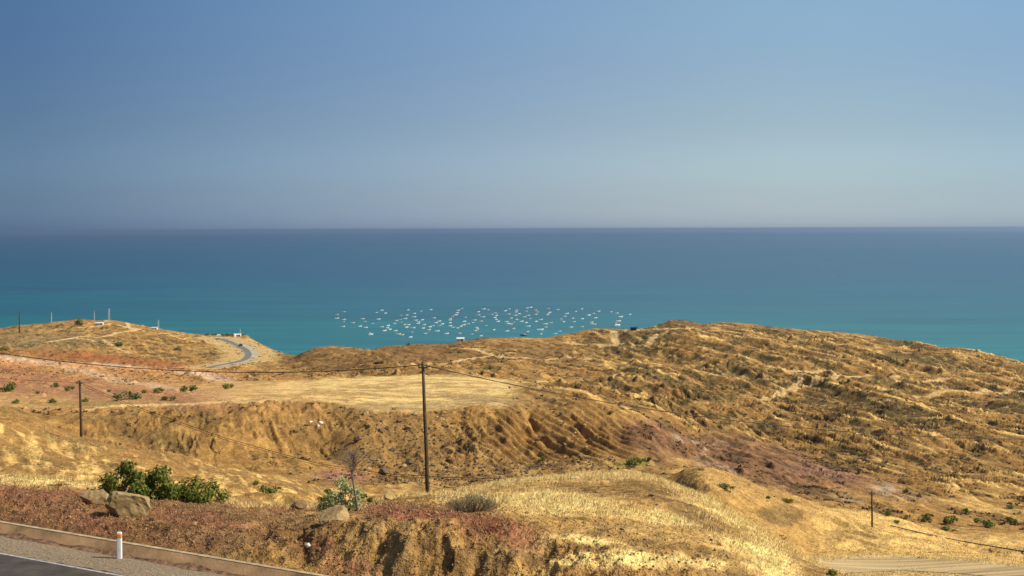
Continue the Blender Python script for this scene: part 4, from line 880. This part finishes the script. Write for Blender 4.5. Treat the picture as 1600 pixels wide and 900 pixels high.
# small shrubs over the land: shared meshes
def small_bush_mesh(seed,mat,nl=260):
    r=np.random.default_rng(seed); nc=5; c=np.stack([r.uniform(-.6,.6,nc),r.uniform(-.5,.5,nc),r.uniform(.2,.55,nc)],-1); V=leaf_cloud(r,c,r.uniform(.3,.5,nc),nl,.13,.8); V[:,2]=np.maximum(V[:,2],-.05)
    me=bpy.data.meshes.new('bush_mesh'); me.from_pydata(V.tolist(),[],np.arange(len(V)).reshape(-1,4).tolist()); me.materials.append(mat); return me
bmG=[small_bush_mesh(40+k,M_leafy) for k in range(3)]; bmD=[small_bush_mesh(50+k,M_leafd) for k in range(3)]; bmO=[small_bush_mesh(60+k,M_leafo) for k in range(3)]
blist=[(10,612,30,16,'D','dark green bush at the left edge above the sand flat'),(83,606,16,9,'G',None),(107,611,22,9,'G',None),(25,630,20,8,'G',None),(83,630,19,8,'G',None),(4,551,16,7,'G','yellow green bush at the left edge below the headland'),
(195,625,46,16,'O','wide grey green bush in the middle of the sand flat'),(225,614,15,6,'G',None),(246,614,21,9,'G',None),(262,626,30,9,'O','grey low bush at the right end of the sand flat'),(292,613,32,13,'D','dark green bush below the white streaks'),(355,608,24,10,'G','green bush at the left end of the flat field'),
(133,628,18,7,'G',None),(60,615,12,5,'O',None),(170,612,12,5,'O',None),(125,523,17,14,'D','round dark tree on the headland left of the white house'),(186,541,18,8,'D','green bush with dark shadow in the middle of the headland'),(275,547,17,7,'O','grey green bush on the headland right of centre'),
(637,539,7,5,'D','tiny dark bush alone on the skyline above the flat field'),(703,543,7,3,'O',None),(718,552,12,5,'O',None),(566,583,8,5,'G',None),(755,583,11,4,'G',None),(588,568,11,4,'O',None),
(421,770,42,17,'G','wide green bush on the valley slope left of the flowering bush'),(399,757,18,8,'G','small green bush left of the wide one in the valley'),(990,728,30,14,'G','yellow green bush in the hollow behind the golden crest'),(1010,722,16,12,'G','narrow green bush in the hollow behind the golden crest'),(1135,766,40,12,'O','grey twiggy scrub at the end of the golden crest'),
(1264,592,11,6,'D',None),(1291,598,13,6,'D',None),(1313,603,7,7,'D',None),(1325,600,9,9,'D',None),(1388,613,32,5,'G','flat green patch of bush beside the upper dirt track'),
(1385,806,20,11,'G',None),(1413,812,16,9,'D',None),(1442,814,26,13,'D',None),(1482,820,30,15,'D',None),(1535,822,38,15,'D','widest dark green bush right of the golden mound'),(1582,820,28,13,'D',None),(1482,831,26,9,'G',None),(1400,818,12,7,'G',None),(1415,770,15,8,'D',None),(1508,802,17,9,'D',None),(1575,795,22,8,'O',None),
(845,720,15,8,'D',None),(955,646,12,6,'O',None),(1085,612,14,7,'O',None),(1130,610,10,5,'D',None),(1200,780,12,6,'O',None),(1230,786,24,9,'G','green bush behind the end of the golden crest'),(1418,567,9,5,'D',None),(1355,583,8,4,'D',None),(660,583,9,5,'D',None),(785,562,7,4,'D',None),(1295,900,26,12,'G','green bush at the bottom beside the dirt track')]
zone=lambda u,y: ('on the sand flat' if u<400 and y>590 else 'in the valley bottom' if y>760 else 'beside the upper dirt tracks' if u>1150 and y<650 else 'on the hills behind the flat field' if y<600 else 'on the eroded slopes')
bz={}
for k,(u,y,wp,hp,t,lab) in enumerate(blist):
    g=ground(u,min(y,899)) if y>=540 else at(u,{523:880,539:700}.get(y,visd(u,y)) if y in (523,539) else visd(u,y))
    me={'G':bmG,'D':bmD,'O':bmO}[t][k%3]; o=bpy.data.objects.new('bush',me); link(o); o.location=g-Vector((0,0,.05)); s_=wp/F*g.y/1.9; o.scale=(s_,s_,hp/F*g.y/0.95); o.rotation_euler=(0,0,k*.7)
    nm={'G':'small bright green bush','D':'small dark green bush','O':'small grey green bush'}[t]
    tag(o,lab or nm+' '+zone(u,y),'bush','bushes scattered over the dry land')
    if not lab: bz.setdefault(nm+' '+zone(u,y),[]).append(o)
for kk,v in bz.items():
    if len(v)>1: ordinals(v,kk+', %s')
# dark trees above the bend
dtl=[]
for k,(u,d,wp,hp) in enumerate(((322,935,10,4),(334,938,12,4.5),(346,940,12,4.5),(356,940,10,5),(362,938,8,4.5),(380,945,8,3.5))):
    g=at(u,d); o=bpy.data.objects.new('dark_tree',bmD[k%3]); link(o); o.location=g; s_=wp/F*d/1.9; o.scale=(s_,s_,hp/F*d/.95); o.rotation_euler=(0,0,k)
    tag(o,'low dark tree in the row above the road bend','tree','dark trees above the road bend'); dtl.append(o)
ordinals(dtl,'low dark tree in the row above the road bend, %s')
# uncountable scrub tufts
def tufts(name,n,ulo,uhi,dlo,dhi,mask,seed,s0,s1,mat,label,per=7):
    x,y,z,r=scatter(n,ulo,uhi,dlo,dhi,mask,seed); m=len(x); s=r.uniform(s0,s1,m)
    c=np.repeat(np.stack([x,y,z],-1),per,0); S=np.repeat(s,per)[:,None]; off=r.normal(0,.5,(m*per,3))*S*np.array([1,1,.35]); off[:,2]=np.abs(off[:,2]); c=c+off
    nn=r.normal(size=(m*per,3)); nn/=np.linalg.norm(nn,axis=1)[:,None]; a=np.cross(nn,r.normal(size=(m*per,3))); a/=np.linalg.norm(a,axis=1)[:,None]; b=np.cross(nn,a)
    V=np.stack([c-a*S*.4,c-b*S*.3,c+a*S*.4,c+b*S*.3],1).reshape(-1,3); o=mesh_np(name,V,np.arange(len(V)).reshape(-1,4),mat,smooth=False); return tag(o,label,'scrub',kind='stuff')
M_scr=leafmat('dry_scrub',(0.075,0.052,0.024),(0.15,0.10,0.045),0.15)
tufts('scrub',42000,-100,1700,240,900,np.clip(dk*0.7+dk2*.6+spk*0.3*RSM,0,1)*(1-np.clip(tr,0,1))*(1-plateau)*(1-flatL*.8),31,.3,1.0,M_scr,'dark dry scrub over the hills')
tufts('valley_scrub',3000,-60,1660,100,300,sstep(0.1,0.4,n2)*0.8,32,.12,.3,M_scr,'dry scrub in the valley')

# ------------------------------------------------------------------ boats
BO=[(537,487),(526,491),(526,497),(537,499),(535.5,502.5),(551,504),(535,510),(596,484.5),(588,488),(602,489),(565.5,498),(569,502),(591,498.5),(581,505.5),(562,509.5),(571,511.5),(596,510.5),(605,512),(609,514.5),(600.5,516.5),(616,505),(619,500.5),(625,499),(626,503),(625,492.5),(635.5,492),(637.5,484),(632.5,497.5),(617.5,516.5),(622,521.5),(627,523),(632,507),(638.5,507),(635,511),(644.5,512),(642,519),(641,526.5),(606,508.5),
(647,489.5),(657.5,486),(646,495),(672.5,483.5),(649,500.3),(654,502.3),(659.5,499.5),(653,505),(662.5,507),(677.5,496.5),(686,501.5),(681,504),(691,506),(686,508.3),(676,508.5),(671.5,510.5),(661,512.5),(670,515),(682.5,517),(664,521),(697.5,521),(721.5,481.5),(715,484.5),(714,488.3),(712,491.7),(707,493.8),(703.5,497.3),(703,499.7),(703,504),(726,495.5),(725,502),(740,500),(738.5,504),(731,506),(724,507.3),(720,509.5),(714.5,512.3),(707.5,511.3),(703,509),(744,511.5),(745.5,514),(742,516.5),(736,522),(751,524.5),
(755,482.5),(761,484),(747.5,487),(747,492),(754,495),(751,501.5),(773,488.5),(767.5,491),(775.5,492.5),(773,496),(775,499),(778,502),(759,508.5),(795,482.5),(789,485.5),(795,490.5),(806.5,484.5),(805.5,487.3),(811,490),(805,492.5),(798.5,497),(807,499),(814.5,502),(822,504),(791,502.5),(794,505.5),(798,506.2),(801.5,503.5),(771.5,515),(792,517),(802,513),(825,509.5),(823.5,481),(829,480),(821.5,486),(836.5,484.5),(839.5,487.3),(837,491),(824.5,492.5),(819,495),(828,497.5),(844.5,499),(837.5,502),(824,518),(845,521.5),
(856,482),(871,483.5),(858.5,488),(856.5,490),(855,491.8),(885.5,489.5),(882,494),(875,497.5),(875.5,500),(880.5,502.5),(899.5,486.5),(909,482.5),(895,497),(896.5,502.5),(909.5,498),(919.5,492.5),(927,489.5),(930,496.5),(935,486),(924,503),(924,505.5),(928,506.5),(851.5,506),(859.5,504),(852.5,511),(909.5,510),(892,511),(867,521),(874,517.5),(955,487),(963.5,489),(984,491)]
M_bw=simple('boat_white',(0.72,0.70,0.67),0.4,0.05,1); M_bi=[simple('boat_inside_'+n_,c,0.7,0.15,1) for n_,c in (('cream',(0.80,0.77,0.68)),('blue',(0.55,0.62,0.68)),('pink',(0.68,0.46,0.42)),('green',(0.60,0.68,0.60)))]; M_dkh=simple('dark_hull',(0.05,0.06,0.07),0.4,0.1,1)
def hull_mesh(L_,B,hb,hs,inner,outer,cabin=0):
    n=11; prof=[]
    for i in range(n):
        t=i/(n-1); w_=B/2*(1-max(0,(t-.35)/.65)**2.2)*(0.80+0.2*min(1,t/.25)); zt=hs+(hb-hs)*max(0,(t-.3)/.7)**1.8; x=-L_/2+L_*t; k_=0.55 if t<.99 else 0
        zk=-.25+.6*max(0,(t-.75)/.25)**2
        prof.append([(x,-w_,zt),(x-.02*L_*t,-w_*.62,zk),(x-.02*L_*t,0,zk-.1),(x-.02*L_*t,w_*.62,zk),(x,w_,zt),(x,w_*.86,zt),(x,w_*.74,hs-.22),(x,-w_*.74,hs-.22),(x,-w_*.86,zt)])
    V=[p for r_ in prof for p in r_]; Fs=[];mi=[]
    for i in range(n-1):
        for k in range(9): Fs.append((i*9+k,i*9+(k+1)%9,(i+1)*9+(k+1)%9,(i+1)*9+k)); mi.append(0 if k in (0,1,2,3,4,8) else 1)
    Fs.append((0,1,2,3,4,5,6,7,8)); mi.append(0)
    for tx in (-.3,-.05,.2):   # thwarts
        b=len(V); x0=tx*L_; wv=B/2*.82; V+=[(x0-.15,-wv,hs-.12),(x0+.15,-wv,hs-.12),(x0+.15,wv,hs-.12),(x0-.15,wv,hs-.12)]; Fs.append((b,b+1,b+2,b+3)); mi.append(0)
    b=len(V); x0=-L_/2-.25   # outboard motor
    for sz in (hs-.2,hs+.3):
        V+=[(x0-.12,-.12,sz),(x0+.12,-.12,sz),(x0+.12,.12,sz),(x0-.12,.12,sz)]
    for f in ((3,2,1,0),(4,5,6,7),(0,1,5,4),(1,2,6,5),(2,3,7,6),(3,0,4,7)): Fs.append(tuple(q+b for q in f)); mi.append(2)
    if cabin:
        b=len(V); x0=-L_*.12
        for sz,t in ((hs-.1,1),(hs+cabin,.85)): V+=[(x0-L_*.13*t,-B*.33*t,sz),(x0+L_*.13*t,-B*.33*t,sz),(x0+L_*.13*t,B*.33*t,sz),(x0-L_*.13*t,B*.33*t,sz)]
        for f in ((3,2,1,0),(4,5,6,7),(0,1,5,4),(1,2,6,5),(2,3,7,6),(3,0,4,7)): Fs.append(tuple(q+b for q in f)); mi.append(0)
    me=bpy.data.meshes.new('boat_mesh'); me.from_pydata(V,[],Fs); me.update(); bm=bmesh.new(); bm.from_mesh(me); bmesh.ops.recalc_face_normals(bm,faces=bm.faces); bm.to_mesh(me); bm.free()
    for m in (outer,inner,M_dkh): me.materials.append(m)
    me.polygons.foreach_set('material_index',mi[:len(me.polygons)]); return me
M_bo=[M_bw,M_bw,simple('boat_cream',(0.62,0.57,0.48),0.5,0.1,1),simple('boat_pale_blue',(0.42,0.52,0.58),0.5,0.1,1)]
BM=[hull_mesh((6.2,7.4,6.4,5.6)[k],(1.9,2.1,1.8,1.7)[k],1.5,.75,M_bi[k],M_bo[k]) for k in range(4)]
def sea_pt(u,y): d=H/((lev(u,y)-Y0)/F); return Vector(((u-800)/F*d,d,0.0))
SPB={(526,491):'uppermost of the two leftmost white boats of the fleet',(526,497):'lower of the two leftmost white boats of the fleet',(984,491):'rightmost small boat of the fleet, off on its own',(551,504):'lone white boat just right of the leftmost cluster',(641,526.5):'lone white boat nearest the shore left of centre',(751,524.5):'white boat just above the skyline right of the white block house',(955,487):'left boat of the pair at the far right top of the fleet',(963.5,489):'right boat of the pair at the far right top of the fleet',(829,480):'farthest boat of the fleet, at its top edge',(697.5,521):'lone pale boat near the shore left of the red one'}
rb=random.Random(12); bins={}
for k,(u,y) in enumerate(BO):
    ki=rb.choice([0,0,0,0,1,1,2,2,3]); o=bpy.data.objects.new('fishing_boat',BM[ki]); link(o); o.location=sea_pt(u,y+.6); o.rotation_euler=(0,0,R(30+rb.uniform(-22,24))); s_=rb.uniform(.82,1.12); o.scale=(s_,s_,s_*1.05)
    tag(o,SPB.get((u,y),'small white open fishing boat moored in the fleet'),'boat','open fishing boats moored off the shore')
    if (u,y) not in SPB:
        cx='leftmost' if u<615 else 'left' if u<690 else 'central' if u<765 else 'right' if u<850 else 'rightmost'
        cy='far' if y<494 else 'middle' if y<506 else 'near'
        bins.setdefault('white boat in fleet, '+cy+' rows, '+cx+' part',[]).append(o)
for kk,v in bins.items():
    if len(v)==1: v[0]['label']=kk
    else: ordinals(v,kk+', %s')
def special(name,u,y,L_,B,hb,hs,cab,outer,inner,label,rz=30):
    o=empty(name,sea_pt(u,y),R(rz)); tag(o,label,'boat')
    me=hull_mesh(L_,B,hb,hs,inner,outer); q=bpy.data.objects.new('hull',me); link(q,o)
    if cab:
        mb=MB(); mb.box((-L_*.12,0,hs+cab*.4),(L_*.28,B*.62,cab),0,.92); mb.build('cabin',M_bw,o)
        mb=MB(); mb.box((-L_*.12,0,hs+cab*.93),(L_*.33,B*.74,.12)); mb.build('roof',M_bw,o)
        for s_ in (-1,1):
            mb=MB(); mb.box((-L_*.12,s_*B*.31,hs+cab*.55),(L_*.2,.06,cab*.28)); mb.build('window',M_glassd,o)
special('cabin_boat',963,509,12.5,4.6,2.6,1.6,3.2,M_bw,M_bw,'largest white cabin boat, lowest of the three on the right')
special('launch',966,502,8.5,2.6,1.8,1.0,0,M_bw,M_bw,'bright white boat just above the largest cabin boat',28)
special('launch',969.5,495.5,8.5,2.8,1.9,1.1,0,M_bw,M_bw,'bright white boat, highest of the three above one another on the right',32)
special('launch',919.5,492.8,6.5,2.6,1.7,1.1,1.0,M_bw,M_bw,'bright white cabin launch right of the middle of the fleet',30)
special('cabin_boat',578.5,523,8,2.8,1.8,1.1,2.0,M_bw,M_bw,'white cabin boat alone at the lower left of the fleet',35)
special('launch',843.5,515.5,11,2.8,1.8,1.1,0,M_bw,M_bw,'long white boat above the skyline right of centre',25)
special('launch',817,524.3,9.5,2.8,2.0,1.2,1.0,M_dkh,M_bw,'dark hulled boat with white deck close to the shore',150)
special('red_boat',717.5,521.5,6.0,2.0,1.4,.8,0.8,M_bi[2],M_bi[2],'reddish boat above the white block house',25)
special('distant_boat',1311,431.5,11,3,1.6,1.2,1.6,M_dkh,M_dkh,'tiny dark boat alone far out on the right of the sea')
